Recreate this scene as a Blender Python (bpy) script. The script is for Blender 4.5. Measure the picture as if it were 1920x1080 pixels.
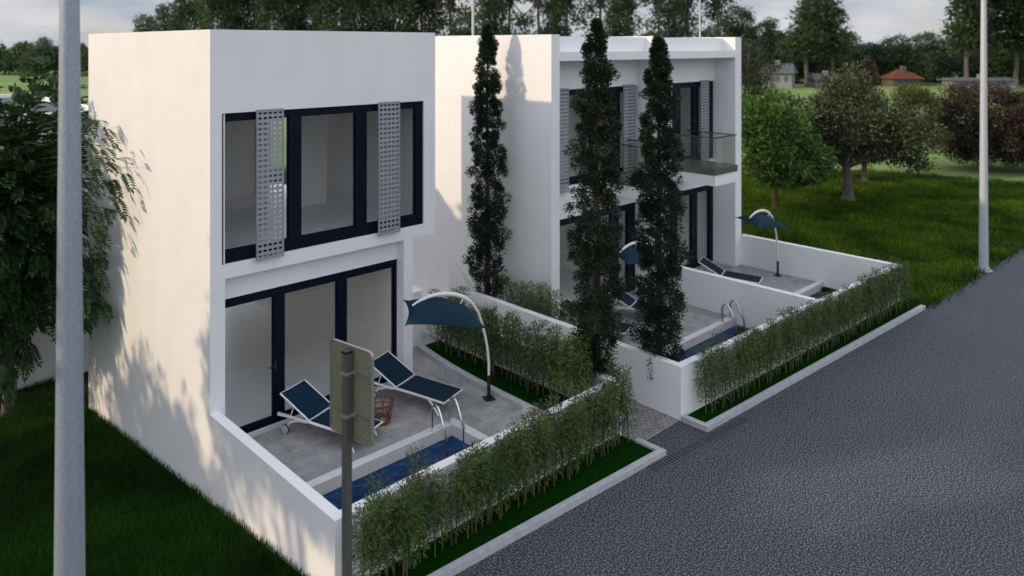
import bpy, bmesh, math, random
import numpy as np
from mathutils import Vector, Matrix
R = math.radians
rng = np.random.default_rng(7)
random.seed(7)
for o in list(bpy.data.objects): bpy.data.objects.remove(o)
S = bpy.context.scene
COL = S.collection

# ---------------------------------------------------------------- camera
TH = .802
cam_d = bpy.data.cameras.new('camera'); cam = bpy.data.objects.new('camera', cam_d); COL.objects.link(cam)
cam.location = (-4.707, -11.408, 6.5); cam.rotation_euler = (math.pi/2, 0, TH-math.pi/2)
cam_d.sensor_width = 36; cam_d.lens = 1427.7/1920*36; cam_d.shift_y = -455/1920
cam_d.clip_start = .1; cam_d.clip_end = 3000
cam_d.dof.use_dof = True; cam_d.dof.focus_distance = 11.0; cam_d.dof.aperture_fstop = .85
S.camera = cam
S.render.resolution_x = 1024; S.render.resolution_y = 576

# ---------------------------------------------------------------- sun and sky
SUN = Vector((-1, .535, .46)).normalized()          # towards the sun
elev = math.asin(SUN.z); azim = math.atan2(SUN.x, SUN.y)
sd = bpy.data.lights.new('sun', 'SUN'); sd.energy = 2.7; sd.angle = R(1.1); sd.color = (.92, .72, .49)
sun = bpy.data.objects.new('sun', sd); COL.objects.link(sun)
sun.rotation_euler = SUN.to_track_quat('Z', 'Y').to_euler()
W = bpy.data.worlds.new('World'); S.world = W; W.use_nodes = True
nt = W.node_tree; N = nt.nodes; L = nt.links; N.clear()
sky = N.new('ShaderNodeTexSky'); sky.sky_type = 'NISHITA'; sky.sun_disc = False
sky.sun_elevation = elev; sky.sun_rotation = azim; sky.air_density = 1.2; sky.dust_density = 1.0; sky.ozone_density = 1.0
tc = N.new('ShaderNodeTexCoord'); mp = N.new('ShaderNodeMapping'); mp.inputs['Scale'].default_value = (1.2, 1.2, 5)
nz = N.new('ShaderNodeTexNoise'); nz.inputs['Scale'].default_value = 2.2; nz.inputs['Detail'].default_value = 7; nz.inputs['Roughness'].default_value = .55
cr = N.new('ShaderNodeValToRGB'); cr.color_ramp.elements[0].position = .28; cr.color_ramp.elements[1].position = .46
mx = N.new('ShaderNodeMixRGB'); mx.inputs[2].default_value = (5.6, 5.9, 6.6, 1)
bg = N.new('ShaderNodeBackground'); bg.inputs['Strength'].default_value = .13
ow = N.new('ShaderNodeOutputWorld')
L.new(tc.outputs['Generated'], mp.inputs[0]); L.new(mp.outputs[0], nz.inputs[0]); L.new(nz.outputs[0], cr.inputs[0])
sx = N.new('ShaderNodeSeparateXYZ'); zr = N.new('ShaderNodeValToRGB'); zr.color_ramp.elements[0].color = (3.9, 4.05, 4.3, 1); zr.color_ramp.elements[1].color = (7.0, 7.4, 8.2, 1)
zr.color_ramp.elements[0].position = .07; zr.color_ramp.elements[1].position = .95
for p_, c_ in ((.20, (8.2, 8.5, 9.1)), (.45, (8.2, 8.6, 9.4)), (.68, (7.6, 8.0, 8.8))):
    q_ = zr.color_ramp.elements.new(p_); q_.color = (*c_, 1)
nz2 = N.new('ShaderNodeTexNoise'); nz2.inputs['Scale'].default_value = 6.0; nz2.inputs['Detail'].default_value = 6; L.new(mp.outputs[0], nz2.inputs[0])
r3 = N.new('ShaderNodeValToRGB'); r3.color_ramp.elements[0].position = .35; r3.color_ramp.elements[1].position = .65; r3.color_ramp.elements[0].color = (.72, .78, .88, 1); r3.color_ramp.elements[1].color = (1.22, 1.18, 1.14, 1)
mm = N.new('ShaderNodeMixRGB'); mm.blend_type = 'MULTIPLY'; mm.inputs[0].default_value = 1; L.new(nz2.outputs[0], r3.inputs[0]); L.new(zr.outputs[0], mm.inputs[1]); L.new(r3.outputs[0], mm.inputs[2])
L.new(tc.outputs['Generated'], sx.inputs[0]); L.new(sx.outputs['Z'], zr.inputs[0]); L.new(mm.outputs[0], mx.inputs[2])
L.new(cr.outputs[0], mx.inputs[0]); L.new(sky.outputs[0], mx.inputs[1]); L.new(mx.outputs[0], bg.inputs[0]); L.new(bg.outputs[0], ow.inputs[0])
S.cycles.transparent_max_bounces = 32; S.cycles.max_bounces = 14; S.cycles.diffuse_bounces = 6
S.view_settings.view_transform = 'Standard'; S.view_settings.look = 'None'; S.view_settings.exposure = .14; S.view_settings.gamma = 1

# ---------------------------------------------------------------- materials
M = {}
def mat(name, col, rough=.6, metal=0, spec=.5, noise=None, bump=None, tex='noise'):
    """noise=(scale, colour2, detail); bump=(scale, strength)"""
    m = bpy.data.materials.new(name); m.use_nodes = True; t = m.node_tree; b = t.nodes['Principled BSDF']
    b.inputs['Base Color'].default_value = (*col, 1); b.inputs['Roughness'].default_value = rough
    b.inputs['Metallic'].default_value = metal; b.inputs['Specular IOR Level'].default_value = spec
    co = t.nodes.new('ShaderNodeTexCoord')
    if noise:
        n = t.nodes.new('ShaderNodeTexNoise'); n.inputs['Scale'].default_value = noise[0]; n.inputs['Detail'].default_value = noise[2]
        r = t.nodes.new('ShaderNodeValToRGB'); r.color_ramp.elements[0].position = noise[3] if len(noise) > 3 else .35
        r.color_ramp.elements[1].position = noise[4] if len(noise) > 4 else .65
        r.color_ramp.elements[0].color = (*col, 1); r.color_ramp.elements[1].color = (*noise[1], 1)
        t.links.new(co.outputs['Object'], n.inputs['Vector']); t.links.new(n.outputs[0], r.inputs[0]); t.links.new(r.outputs[0], b.inputs['Base Color'])
    if bump:
        n2 = t.nodes.new('ShaderNodeTexNoise'); n2.inputs['Scale'].default_value = bump[0]; n2.inputs['Detail'].default_value = 4
        bp_ = t.nodes.new('ShaderNodeBump'); bp_.inputs['Strength'].default_value = bump[1]; bp_.inputs['Distance'].default_value = .02
        t.links.new(co.outputs['Object'], n2.inputs['Vector']); t.links.new(n2.outputs[0], bp_.inputs['Height']); t.links.new(bp_.outputs[0], b.inputs['Normal'])
    M[name] = m; return m
mat('white_render', (.80, .79, .78), .85, noise=(1.3, (.76, .755, .745), 5), bump=(60, .08))
mat('white_cap', (.80, .80, .80), .8)
mat('interior_white', (.84, .82, .79), .8)
mat('interior_sun_bounce', (.86, .80, .71), .8)
mat('interior_floor', (.80, .79, .78), .3, noise=(3, (.76, .75, .74), 4))
mat('navy_frame', (.002, .004, .014), .5, spec=.15)
mat('grey_metal', (.33, .35, .38), .5, metal=.35, bump=(30, .05))
mat('chrome', (.62, .62, .60), .14, metal=1)
mat('galvanised', (.34, .38, .43), .5, metal=.35, noise=(45, (.27, .31, .36), 4), bump=(60, .12))
mat('pole_light', (.50, .52, .55), .5, metal=.25, noise=(30, (.42, .44, .47), 4))
mat('white_metal', (.72, .70, .69), .4)
mat('wheel_grey', (.45, .45, .45), .4)
mat('black_metal', (.01, .01, .012), .45)
mat('teal_fabric', (.002, .020, .040), .85, spec=.2, bump=(400, .2))
mat('teal_canopy', (.002, .022, .040), .8, spec=.2, noise=(3, (.003, .026, .047), 3), bump=(12, .1))
mat('rattan', (.16, .055, .022), .55, bump=(90, .5))
mat('sign_back', (.14, .135, .085), .65, noise=(70, (.20, .195, .125), 5, .4, .6), bump=(120, .4))
mat('sign_edge', (.30, .32, .33), .4, metal=.5)
mat('post_dark', (.055, .06, .052), .65, noise=(130, (.20, .19, .14), 6, .5, .78), bump=(120, .4))
mat('clamp', (.32, .32, .32), .4, metal=.5)
mat('kerb_white', (.44, .45, .47), .8, noise=(9, (.37, .38, .40), 4))
mat('turf_soil', (.003, .022, .002), 1, spec=0, noise=(25, (.006, .045, .003), 5), bump=(80, .8))
mat('bark', (.075, .06, .048), .9, noise=(14, (.15, .13, .11), 6), bump=(25, 1))
mat('bark_red', (.05, .022, .012), .9, noise=(20, (.09, .045, .028), 5), bump=(30, 1))
mat('cane', (.10, .085, .05), .7, noise=(25, (.06, .06, .03), 3))
mat('pool_wall', (.08, .75, .80), .5, noise=(5, (.03, .45, .62), 4))
mat('coping', (.62, .60, .60), .8, noise=(6, (.57, .55, .55), 4))
mat('iron', (.10, .10, .105), .55, metal=.3)
mat('iron_dark', (.012, .012, .014), .8)
mat('apple', (.22, .05, .025), .5)
mat('roof_orange', (.14, .055, .032), .9, spec=.1); mat('roof_grey', (.10, .11, .12), .9, spec=.1); mat('house_grey', (.22, .22, .22), .8)
mat('concrete', (.45, .44, .42), .85, noise=(6, (.38, .37, .36), 4))

def leafmat(name, c1, c2, trans=.25, rough=.5, spec=.35):
    m = bpy.data.materials.new(name); m.use_nodes = True; t = m.node_tree; b = t.nodes['Principled BSDF']
    g = t.nodes.new('ShaderNodeNewGeometry'); r = t.nodes.new('ShaderNodeValToRGB')
    r.color_ramp.elements[0].color = (*c1, 1); r.color_ramp.elements[1].color = (*c2, 1)
    t.links.new(g.outputs['Random Per Island'], r.inputs[0]); t.links.new(r.outputs[0], b.inputs['Base Color'])
    b.inputs['Roughness'].default_value = rough; b.inputs['Specular IOR Level'].default_value = spec
    tr = t.nodes.new('ShaderNodeBsdfTranslucent'); ms = t.nodes.new('ShaderNodeMixShader'); ms.inputs[0].default_value = trans
    t.links.new(r.outputs[0], tr.inputs[0]); t.links.new(b.outputs[0], ms.inputs[1]); t.links.new(tr.outputs[0], ms.inputs[2])
    t.links.new(ms.outputs[0], t.nodes['Material Output'].inputs['Surface'])
    if name.startswith('grass'):                                   # lit and shaded strips of lawn put into the colour as random patches
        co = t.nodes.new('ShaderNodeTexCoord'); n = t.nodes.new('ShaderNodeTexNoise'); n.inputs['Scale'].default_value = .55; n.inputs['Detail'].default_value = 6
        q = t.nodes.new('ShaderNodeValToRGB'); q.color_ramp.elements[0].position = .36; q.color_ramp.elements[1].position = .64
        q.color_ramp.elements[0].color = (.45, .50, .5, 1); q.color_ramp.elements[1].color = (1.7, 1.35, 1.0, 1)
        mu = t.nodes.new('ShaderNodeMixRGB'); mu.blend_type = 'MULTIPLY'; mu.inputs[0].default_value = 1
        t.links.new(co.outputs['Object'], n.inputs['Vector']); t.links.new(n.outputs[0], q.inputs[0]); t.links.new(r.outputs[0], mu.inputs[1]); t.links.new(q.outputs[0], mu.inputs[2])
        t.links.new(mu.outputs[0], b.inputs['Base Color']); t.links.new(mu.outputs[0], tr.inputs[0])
    M[name] = m; return m
leafmat('leaf_rowan', (.010, .030, .009), (.055, .125, .030))
leafmat('leaf_bamboo', (.020, .045, .010), (.16, .23, .06), .3)
leafmat('leaf_bamboo_bright', (.035, .085, .012), (.10, .18, .03), .35)
leafmat('leaf_cypress', (.002, .008, .006), (.030, .062, .028), .15)
leafmat('leaf_bright', (.006, .040, .008), (.15, .28, .05), .25)
leafmat('leaf_apple', (.018, .028, .010), (.16, .17, .075), .25)
leafmat('leaf_brown', (.030, .022, .012), (.085, .062, .035), .2)
leafmat('leaf_olive', (.025, .038, .016), (.075, .085, .040), .2)
leafmat('leaf_lime', (.06, .08, .018), (.18, .20, .05), .3)
leafmat('leaf_dark', (.006, .014, .007), (.022, .042, .015), .15)
leafmat('leaf_far', (.026, .048, .026), (.11, .17, .065), .45)
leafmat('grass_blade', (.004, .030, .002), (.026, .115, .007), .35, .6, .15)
leafmat('grass_sun', (.008, .042, .004), (.13, .24, .018), .5, .6, .2)  # lawn grass with the sunlit look put into its brighter colour

def glassmat():
    m = bpy.data.materials.new('glass'); m.use_nodes = True; t = m.node_tree; t.nodes.remove(t.nodes['Principled BSDF'])
    tr = t.nodes.new('ShaderNodeBsdfTransparent'); tr.inputs[0].default_value = (.96, .97, .97, 1)
    gl = t.nodes.new('ShaderNodeBsdfGlossy'); gl.inputs['Roughness'].default_value = .02; gl.inputs[0].default_value = (.9, .9, .9, 1)
    lw = t.nodes.new('ShaderNodeLayerWeight'); pw = t.nodes.new('ShaderNodeMath'); pw.operation = 'POWER'; pw.inputs[1].default_value = 4.5
    ma = t.nodes.new('ShaderNodeMath'); ma.operation = 'MULTIPLY_ADD'; ma.inputs[1].default_value = .75; ma.inputs[2].default_value = .025
    ms = t.nodes.new('ShaderNodeMixShader'); t.links.new(lw.outputs['Facing'], pw.inputs[0]); t.links.new(pw.outputs[0], ma.inputs[0])
    t.links.new(ma.outputs[0], ms.inputs[0]); t.links.new(tr.outputs[0], ms.inputs[1]); t.links.new(gl.outputs[0], ms.inputs[2])
    t.links.new(ms.outputs[0], t.nodes['Material Output'].inputs['Surface']); M['glass'] = m
    m2 = m.copy(); m2.name = 'rail_glass'; M['rail_glass'] = m2
    for n in m2.node_tree.nodes:
        if n.type == 'BSDF_TRANSPARENT': n.inputs[0].default_value = (.89, .91, .89, 1)
    m3 = m.copy(); m3.name = 'table_glass'; M['table_glass'] = m3
    w = m.copy(); w.name = 'water'; M['water'] = w; t = w.node_tree
    for n in t.nodes:
        if n.type == 'BSDF_TRANSPARENT':
            n.inputs[0].default_value = (.09, .36, .56, 1)
        if n.type == 'LAYER_WEIGHT': fr = n
        if n.type == 'BSDF_GLOSSY': gg = n
    co = t.nodes.new('ShaderNodeTexCoord'); nz = t.nodes.new('ShaderNodeTexNoise'); nz.inputs['Scale'].default_value = 2.6; nz.inputs['Detail'].default_value = 3
    nz.inputs['Distortion'].default_value = 1.2
    bm = t.nodes.new('ShaderNodeBump'); bm.inputs['Strength'].default_value = .5; bm.inputs['Distance'].default_value = .2
    for n_ in t.nodes:
        if n_.type == 'MATH' and n_.operation == 'MULTIPLY_ADD': n_.inputs[1].default_value = .45; n_.inputs[2].default_value = .02
    t.links.new(co.outputs['Object'], nz.inputs['Vector']); t.links.new(nz.outputs[0], bm.inputs['Height'])
    t.links.new(bm.outputs[0], fr.inputs['Normal']); t.links.new(bm.outputs[0], gg.inputs['Normal'])
glassmat()

def asphalt():
    m = mat('asphalt', (.05, .055, .07), .9); t = m.node_tree; b = t.nodes['Principled BSDF']
    co = t.nodes.new('ShaderNodeTexCoord')
    v = t.nodes.new('ShaderNodeTexNoise'); v.inputs['Scale'].default_value = 42; v.inputs['Detail'].default_value = 2; v.inputs['Roughness'].default_value = .9
    r = t.nodes.new('ShaderNodeValToRGB'); e = r.color_ramp.elements
    e[0].position = .41; e[0].color = (.003, .004, .007, 1); e[1].position = .62; e[1].color = (.235, .245, .275, 1)
    x = r.color_ramp.elements.new(.52); x.color = (.030, .034, .045, 1)
    big = t.nodes.new('ShaderNodeTexNoise'); big.inputs['Scale'].default_value = .5; big.inputs['Detail'].default_value = 4
    r2 = t.nodes.new('ShaderNodeValToRGB'); r2.color_ramp.elements[0].color = (.85, .85, .85, 1); r2.color_ramp.elements[1].color = (1.1, 1.1, 1.1, 1)
    mu = t.nodes.new('ShaderNodeMixRGB'); mu.blend_type = 'MULTIPLY'; mu.inputs[0].default_value = 1
    t.links.new(co.outputs['Object'], v.inputs['Vector']); t.links.new(v.outputs[0], r.inputs[0]); t.links.new(co.outputs['Object'], big.inputs['Vector'])
    t.links.new(big.outputs[0], r2.inputs[0]); t.links.new(r.outputs[0], mu.inputs[1]); t.links.new(r2.outputs[0], mu.inputs[2]); t.links.new(mu.outputs[0], b.inputs['Base Color'])
    bp_ = t.nodes.new('ShaderNodeBump'); bp_.inputs['Strength'].default_value = .3; bp_.inputs['Distance'].default_value = .01
    t.links.new(v.outputs[0], bp_.inputs['Height']); t.links.new(bp_.outputs[0], b.inputs['Normal'])
asphalt()
def slabs(name, w, h, c1, c2, mort, ms, off=.5, stain=True):
    m = mat(name, c1, .7); t = m.node_tree; b = t.nodes['Principled BSDF']; co = t.nodes.new('ShaderNodeTexCoord')
    br = t.nodes.new('ShaderNodeTexBrick'); br.offset = off; br.inputs['Scale'].default_value = 1; br.inputs['Brick Width'].default_value = w; br.inputs['Row Height'].default_value = h
    br.inputs['Mortar Size'].default_value = ms; br.inputs['Color1'].default_value = (*c1, 1); br.inputs['Color2'].default_value = (*c2, 1); br.inputs['Mortar'].default_value = (*mort, 1)
    n = t.nodes.new('ShaderNodeTexNoise'); n.inputs['Scale'].default_value = 3.5; n.inputs['Detail'].default_value = 9; n.inputs['Roughness'].default_value = .72
    r = t.nodes.new('ShaderNodeValToRGB'); r.color_ramp.elements[0].position = .35; r.color_ramp.elements[1].position = .66
    r.color_ramp.elements[0].color = (.68, .68, .68, 1); r.color_ramp.elements[1].color = (1.22, 1.2, 1.17, 1)
    mu = t.nodes.new('ShaderNodeMixRGB'); mu.blend_type = 'MULTIPLY'; mu.inputs[0].default_value = 1
    t.links.new(co.outputs['Object'], br.inputs['Vector']); t.links.new(co.outputs['Object'], n.inputs['Vector']); t.links.new(n.outputs[0], r.inputs[0])
    t.links.new(br.outputs[0], mu.inputs[1]); t.links.new(r.outputs[0], mu.inputs[2]); t.links.new(mu.outputs[0], b.inputs['Base Color'])
    bp_ = t.nodes.new('ShaderNodeBump'); bp_.inputs['Strength'].default_value = .25; bp_.inputs['Distance'].default_value = .01
    t.links.new(n.outputs[0], bp_.inputs['Height']); t.links.new(bp_.outputs[0], b.inputs['Normal'])
slabs('patio_tiles', .9, .9, (.33, .328, .32), (.275, .275, .27), (.19, .19, .185), .005)
slabs('pavers', .13, .065, (.30, .29, .27), (.22, .21, .20), (.06, .06, .06), .006)
def groundmat():
    m = mat('ground_grass', (.01, .04, .006), 1, spec=.1); t = m.node_tree; b = t.nodes['Principled BSDF']; co = t.nodes.new('ShaderNodeTexCoord')
    n = t.nodes.new('ShaderNodeTexNoise'); n.inputs['Scale'].default_value = .8; n.inputs['Detail'].default_value = 8
    r = t.nodes.new('ShaderNodeValToRGB'); r.color_ramp.elements[0].color = (.003, .012, .002, 1); r.color_ramp.elements[1].color = (.012, .035, .006, 1)
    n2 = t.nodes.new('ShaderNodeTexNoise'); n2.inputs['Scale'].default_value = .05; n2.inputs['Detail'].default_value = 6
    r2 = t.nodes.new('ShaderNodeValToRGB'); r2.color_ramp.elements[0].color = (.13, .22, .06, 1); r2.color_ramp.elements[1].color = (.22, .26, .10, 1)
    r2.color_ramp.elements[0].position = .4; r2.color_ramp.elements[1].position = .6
    # the far meadow beyond the lawn is paler, its sunlight put into the colour
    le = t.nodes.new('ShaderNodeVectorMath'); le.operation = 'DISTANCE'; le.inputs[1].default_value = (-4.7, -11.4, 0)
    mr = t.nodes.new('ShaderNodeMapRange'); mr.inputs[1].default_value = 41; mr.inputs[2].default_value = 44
    mix = t.nodes.new('ShaderNodeMixRGB')
    for a, c in ((n, r), (n2, r2)): t.links.new(co.outputs['Object'], a.inputs['Vector']); t.links.new(a.outputs[0], c.inputs[0])
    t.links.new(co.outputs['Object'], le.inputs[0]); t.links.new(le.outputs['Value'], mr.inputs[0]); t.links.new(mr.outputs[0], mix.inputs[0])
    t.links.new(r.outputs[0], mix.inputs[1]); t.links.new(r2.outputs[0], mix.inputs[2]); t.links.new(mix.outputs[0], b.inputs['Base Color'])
groundmat()

# ---------------------------------------------------------------- mesh helpers
class MB:
    def __init__(s): s.v = []; s.f = []; s.sm = []
    def add(s, vs, fs, smooth=False):
        o = len(s.v); s.v += [tuple(p) for p in vs]; s.f += [tuple(i+o for i in f) for f in fs]; s.sm += [smooth]*len(fs)
    def box(s, x0, x1, y0, y1, z0, z1):
        s.add([(x0,y0,z0),(x1,y0,z0),(x1,y1,z0),(x0,y1,z0),(x0,y0,z1),(x1,y0,z1),(x1,y1,z1),(x0,y1,z1)],
              [(0,3,2,1),(4,5,6,7),(0,1,5,4),(1,2,6,5),(2,3,7,6),(3,0,4,7)])
    def prism(s, poly, z0, z1):
        n = len(poly); s.add([(x,y,z0) for x,y in poly]+[(x,y,z1) for x,y in poly],
              [tuple(range(n))[::-1], tuple(range(n,2*n))]+[(i,(i+1)%n,(i+1)%n+n,i+n) for i in range(n)])
    def tube(s, pts, r, n=10, caps=True, smooth=True):
        pts = [Vector(p) for p in pts]; rs = r if hasattr(r, '__len__') else [r]*len(pts)
        vs = []; up = Vector((0,0,1)); prev = None
        for i, p in enumerate(pts):
            a = pts[max(i-1,0)]; b = pts[min(i+1,len(pts)-1)]; d = (b-a).normalized()
            if prev is None:
                u = d.cross(up if abs(d.z) < .95 else Vector((1,0,0))).normalized()
            else: u = (prev - d*prev.dot(d)).normalized()
            w = d.cross(u); prev = u
            for k in range(n):
                t = 2*math.pi*k/n; vs.append(p+(u*math.cos(t)+w*math.sin(t))*rs[i])
        fs = []
        for i in range(len(pts)-1):
            for k in range(n): fs.append((i*n+k, i*n+(k+1)%n, (i+1)*n+(k+1)%n, (i+1)*n+k))
        s.add(vs, fs, smooth)
        if caps: s.add(vs[:n], [tuple(range(n))[::-1]]); s.add(vs[-n:], [tuple(range(n))])
    def bar(s, a, b, w, h):
        a = Vector(a); b = Vector(b); d = (b-a).normalized(); u = d.cross(Vector((0,0,1)))
        u = u.normalized() if u.length > 1e-4 else Vector((1,0,0)); v = u.cross(d)
        q = [(u*w/2*i+v*h/2*j) for i, j in ((-1,-1),(1,-1),(1,1),(-1,1))]
        s.add([a+k for k in q]+[b+k for k in q], [(0,1,2,3),(7,6,5,4),(0,4,5,1),(1,5,6,2),(2,6,7,3),(3,7,4,0)])
    def build(s, name, m, parent=None, bevel=0):
        me = bpy.data.meshes.new(name); me.from_pydata(s.v, [], s.f); me.polygons.foreach_set('use_smooth', s.sm)
        bm = bmesh.new(); bm.from_mesh(me); bmesh.ops.recalc_face_normals(bm, faces=bm.faces)
        if bevel: bmesh.ops.bevel(bm, geom=[e for e in bm.edges], offset=bevel, segments=2, affect='EDGES', profile=.5)
        bm.to_mesh(me); bm.free(); me.materials.append(M[m]); me.update()
        o = bpy.data.objects.new(name, me); COL.objects.link(o); o.parent = parent; return o
def tag(o, label=None, cat=None, group=None, kind=None):
    if label: o['label'] = label
    if cat: o['category'] = cat
    if group: o['group'] = group
    if kind: o['kind'] = kind
    return o
def empty(name, loc=(0,0,0), rz=0, label=None, cat=None, group=None):
    o = bpy.data.objects.new(name, None); COL.objects.link(o); o.location = loc; o.rotation_euler = (0,0,rz); o.empty_display_size = .2
    return tag(o, label, cat, group)
def copy_tree(o, parent=None, loc=None, rz=None, label=None, group=None, scale=None):
    c = o.copy(); COL.objects.link(c); c.parent = parent
    if loc is not None: c.location = loc
    if rz is not None: c.rotation_euler = (0,0,rz)
    if scale is not None: c.scale = scale if hasattr(scale, '__len__') else (scale,)*3
    if label: c['label'] = label
    if group: c['group'] = group
    for ch in list(o.children): copy_tree(ch, c)
    return c
def npmesh(name, V, F, m, parent=None, smooth=False):
    me = bpy.data.meshes.new(name); V = np.asarray(V, np.float32).reshape(-1, 3); F = np.asarray(F, np.int32); k = F.shape[1]
    me.vertices.add(len(V)); me.vertices.foreach_set('co', V.ravel()); me.loops.add(F.size); me.loops.foreach_set('vertex_index', F.ravel())
    me.polygons.add(len(F)); me.polygons.foreach_set('loop_start', np.arange(0, F.size, k, dtype=np.int32)); me.polygons.foreach_set('loop_total', np.full(len(F), k, np.int32))
    me.update(calc_edges=True); me.materials.append(M[m])
    o = bpy.data.objects.new(name, me); COL.objects.link(o); o.parent = parent; return o
def unit(a): return a/np.maximum(np.linalg.norm(a, axis=-1, keepdims=True), 1e-6)
def leaves(P, D, Nn, Ln, Wd, fold=.25, droop=.0):
    """kite-shaped folded leaves as 4-vertex faces"""
    D = unit(D); Wv = unit(np.cross(D, Nn)); Nn = unit(np.cross(Wv, D)); Ln = np.broadcast_to(np.asarray(Ln, float), (len(P),))[:, None]; Wd = np.broadcast_to(np.asarray(Wd, float), (len(P),))[:, None]
    mid = P+D*Ln*.42
    tip = P+D*Ln+np.array([0,0,-1])*Ln*droop
    V = np.stack([P, mid+Wv*Wd/2+Nn*Wd*fold, tip, mid-Wv*Wd/2+Nn*Wd*fold], 1)
    return V
def leafobj(name, Vs, m, parent=None):
    V = np.concatenate(Vs); n = len(V); return npmesh(name, V.reshape(-1, 3), np.arange(n*4).reshape(-1, 4), m, parent)
def rdir(n, g=rng):
    return unit(g.normal(size=(n, 3)))

# ---------------------------------------------------------------- setting: ground, road, paving, patios
def sstep(a, b, x): t = np.clip((x-a)/(b-a), 0, 1); return t*t*(3-2*t)
def gz(x, y):
    x = np.asarray(x, float); y = np.asarray(y, float)
    s = -.112*np.clip(y+3.3, 0, 14)                               # the plot falls away behind the street on the left
    side = 1-sstep(.5, 5.0, x)
    far = 1-sstep(22, 60, np.hypot(x, y))
    return s*side*far-.03
xs = np.unique(np.concatenate([np.linspace(-900, -60, 15), np.linspace(-60, -8, 27), np.linspace(-8, 8, 65), np.linspace(8, 18, 41), np.linspace(18, 60, 33), np.linspace(60, 1500, 25)]))
ys = np.unique(np.concatenate([np.linspace(-300, -20, 8), np.linspace(-20, -6, 15), np.linspace(-6, 14, 81), np.linspace(14, 60, 40), np.linspace(60, 1500, 25)]))
X, Y = np.meshgrid(xs, ys); Z = gz(X, Y); nx = len(xs); ny = len(ys)
idx = (np.arange(ny-1)[:, None]*nx+np.arange(nx-1)).ravel()
Fq = np.stack([idx, idx+1, idx+nx+1, idx+nx], 1); cxq = X.ravel()[Fq].mean(1); cyq = Y.ravel()[Fq].mean(1)   # no ground sheet inside the two plots
Fq = Fq[~(((cxq > .1)&(cxq < 5.35)|(cxq > 6.6)&(cxq < 15.6))&(cyq > -3.5)&(cyq < 5.9))]
g = npmesh('ground', np.stack([X, Y, Z], -1).reshape(-1, 3), Fq, 'ground_grass'); tag(g, kind='structure')
# road sheet: its edge follows the planters, then the lawn, curving off to the right
redge = [(-60,-4.4),(-.3,-4.3),(.1,-4.12),(5.3,-4.0),(5.42,-3.96),(6.55,-3.96),(6.6,-4.4),(15.64,-4.95),(18,-5.05),(20.3,-5.05),(24.3,-5.2),(34,-5.6),(60,-7.5),(140,-14)]
mb = MB(); vs = [(x,y,0) for x,y in redge]+[(x,-60,0) for x,y in redge]; n = len(redge)
mb.add(vs, [(i+n, i+1+n, i+1, i) for i in range(n-1)]); tag(mb.build('road', 'asphalt'), kind='structure')
mb = MB(); mb.box(5.42, 6.55, -3.96, 9, -.3, .012); tag(mb.build('alley_path', 'pavers'), kind='structure')
mb = MB(); mb.box(.15, 5.27, -1.74, .0, -.3, .35); mb.box(3.31, 5.27, -3.41, -1.74, -.3, .35); mb.box(3.77, 5.27, 0, 2.2, -.3, .35)
tag(mb.build('patio', 'patio_tiles'), kind='structure')
mb = MB(); mb.box(6.7, 11.6, -2.02, .7, -.3, .06); tag(mb.build('patio', 'patio_tiles'), kind='structure')
mb = MB(); mb.box(11.75, 15.7, -2.30, .7, -.3, .06); tag(mb.build('patio', 'patio_tiles'), kind='structure')

# ---------------------------------------------------------------- houses
def frame_unit(name, parent, x0, x1, z0, z1, y, mulls, t=.11, sill=.14, dep=.09, handle=None, top=None, tl=None):
    """dark frame with glass panes (sub-parts) between the mullions"""
    top = top or t; tl = tl or t
    mb = MB(); mb.box(x0, x0+tl, y, y+dep, z0, z1); mb.box(x1-t, x1, y, y+dep, z0, z1)
    edges = [x0+tl]
    for a, b in mulls: mb.box(a, b, y+.002, y+dep-.002, z0+sill, z1-top); edges += [a, b]
    edges.append(x1-t)
    mb.box(x0+tl, x1-t, y+.001, y+dep-.001, z0, z0+sill); mb.box(x0+tl, x1-t, y+.001, y+dep-.001, z1-top, z1)
    for i in range(0, len(edges), 2):                              # slim inner sash of every pane
        a, b = edges[i], edges[i+1]; q = .012
        mb.box(a, a+q, y+.02, y+dep-.02, z0+sill, z1-top); mb.box(b-q, b, y+.02, y+dep-.02, z0+sill, z1-top)
        mb.box(a+q, b-q, y+.02, y+dep-.02, z0+sill, z0+sill+q); mb.box(a+q, b-q, y+.02, y+dep-.02, z1-top-q, z1-top)
    f = mb.build(name, 'navy_frame', parent)
    for i in range(0, len(edges), 2):
        g = MB(); g.box(edges[i]+.02, edges[i+1]-.02, y+.045, y+.053, z0+sill+.02, z1-top-.02); g.build('pane', 'glass', f)
    if handle:
        h = MB(); hx, hz = handle; h.tube([(hx, y, hz), (hx, y-.05, hz), (hx-.13, y-.055, hz)], .011, 8); h.box(hx-.02, hx+.02, y-.012, y, hz-.07, hz+.07)
        h.build('handle', 'black_metal', f)
    return f
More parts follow.
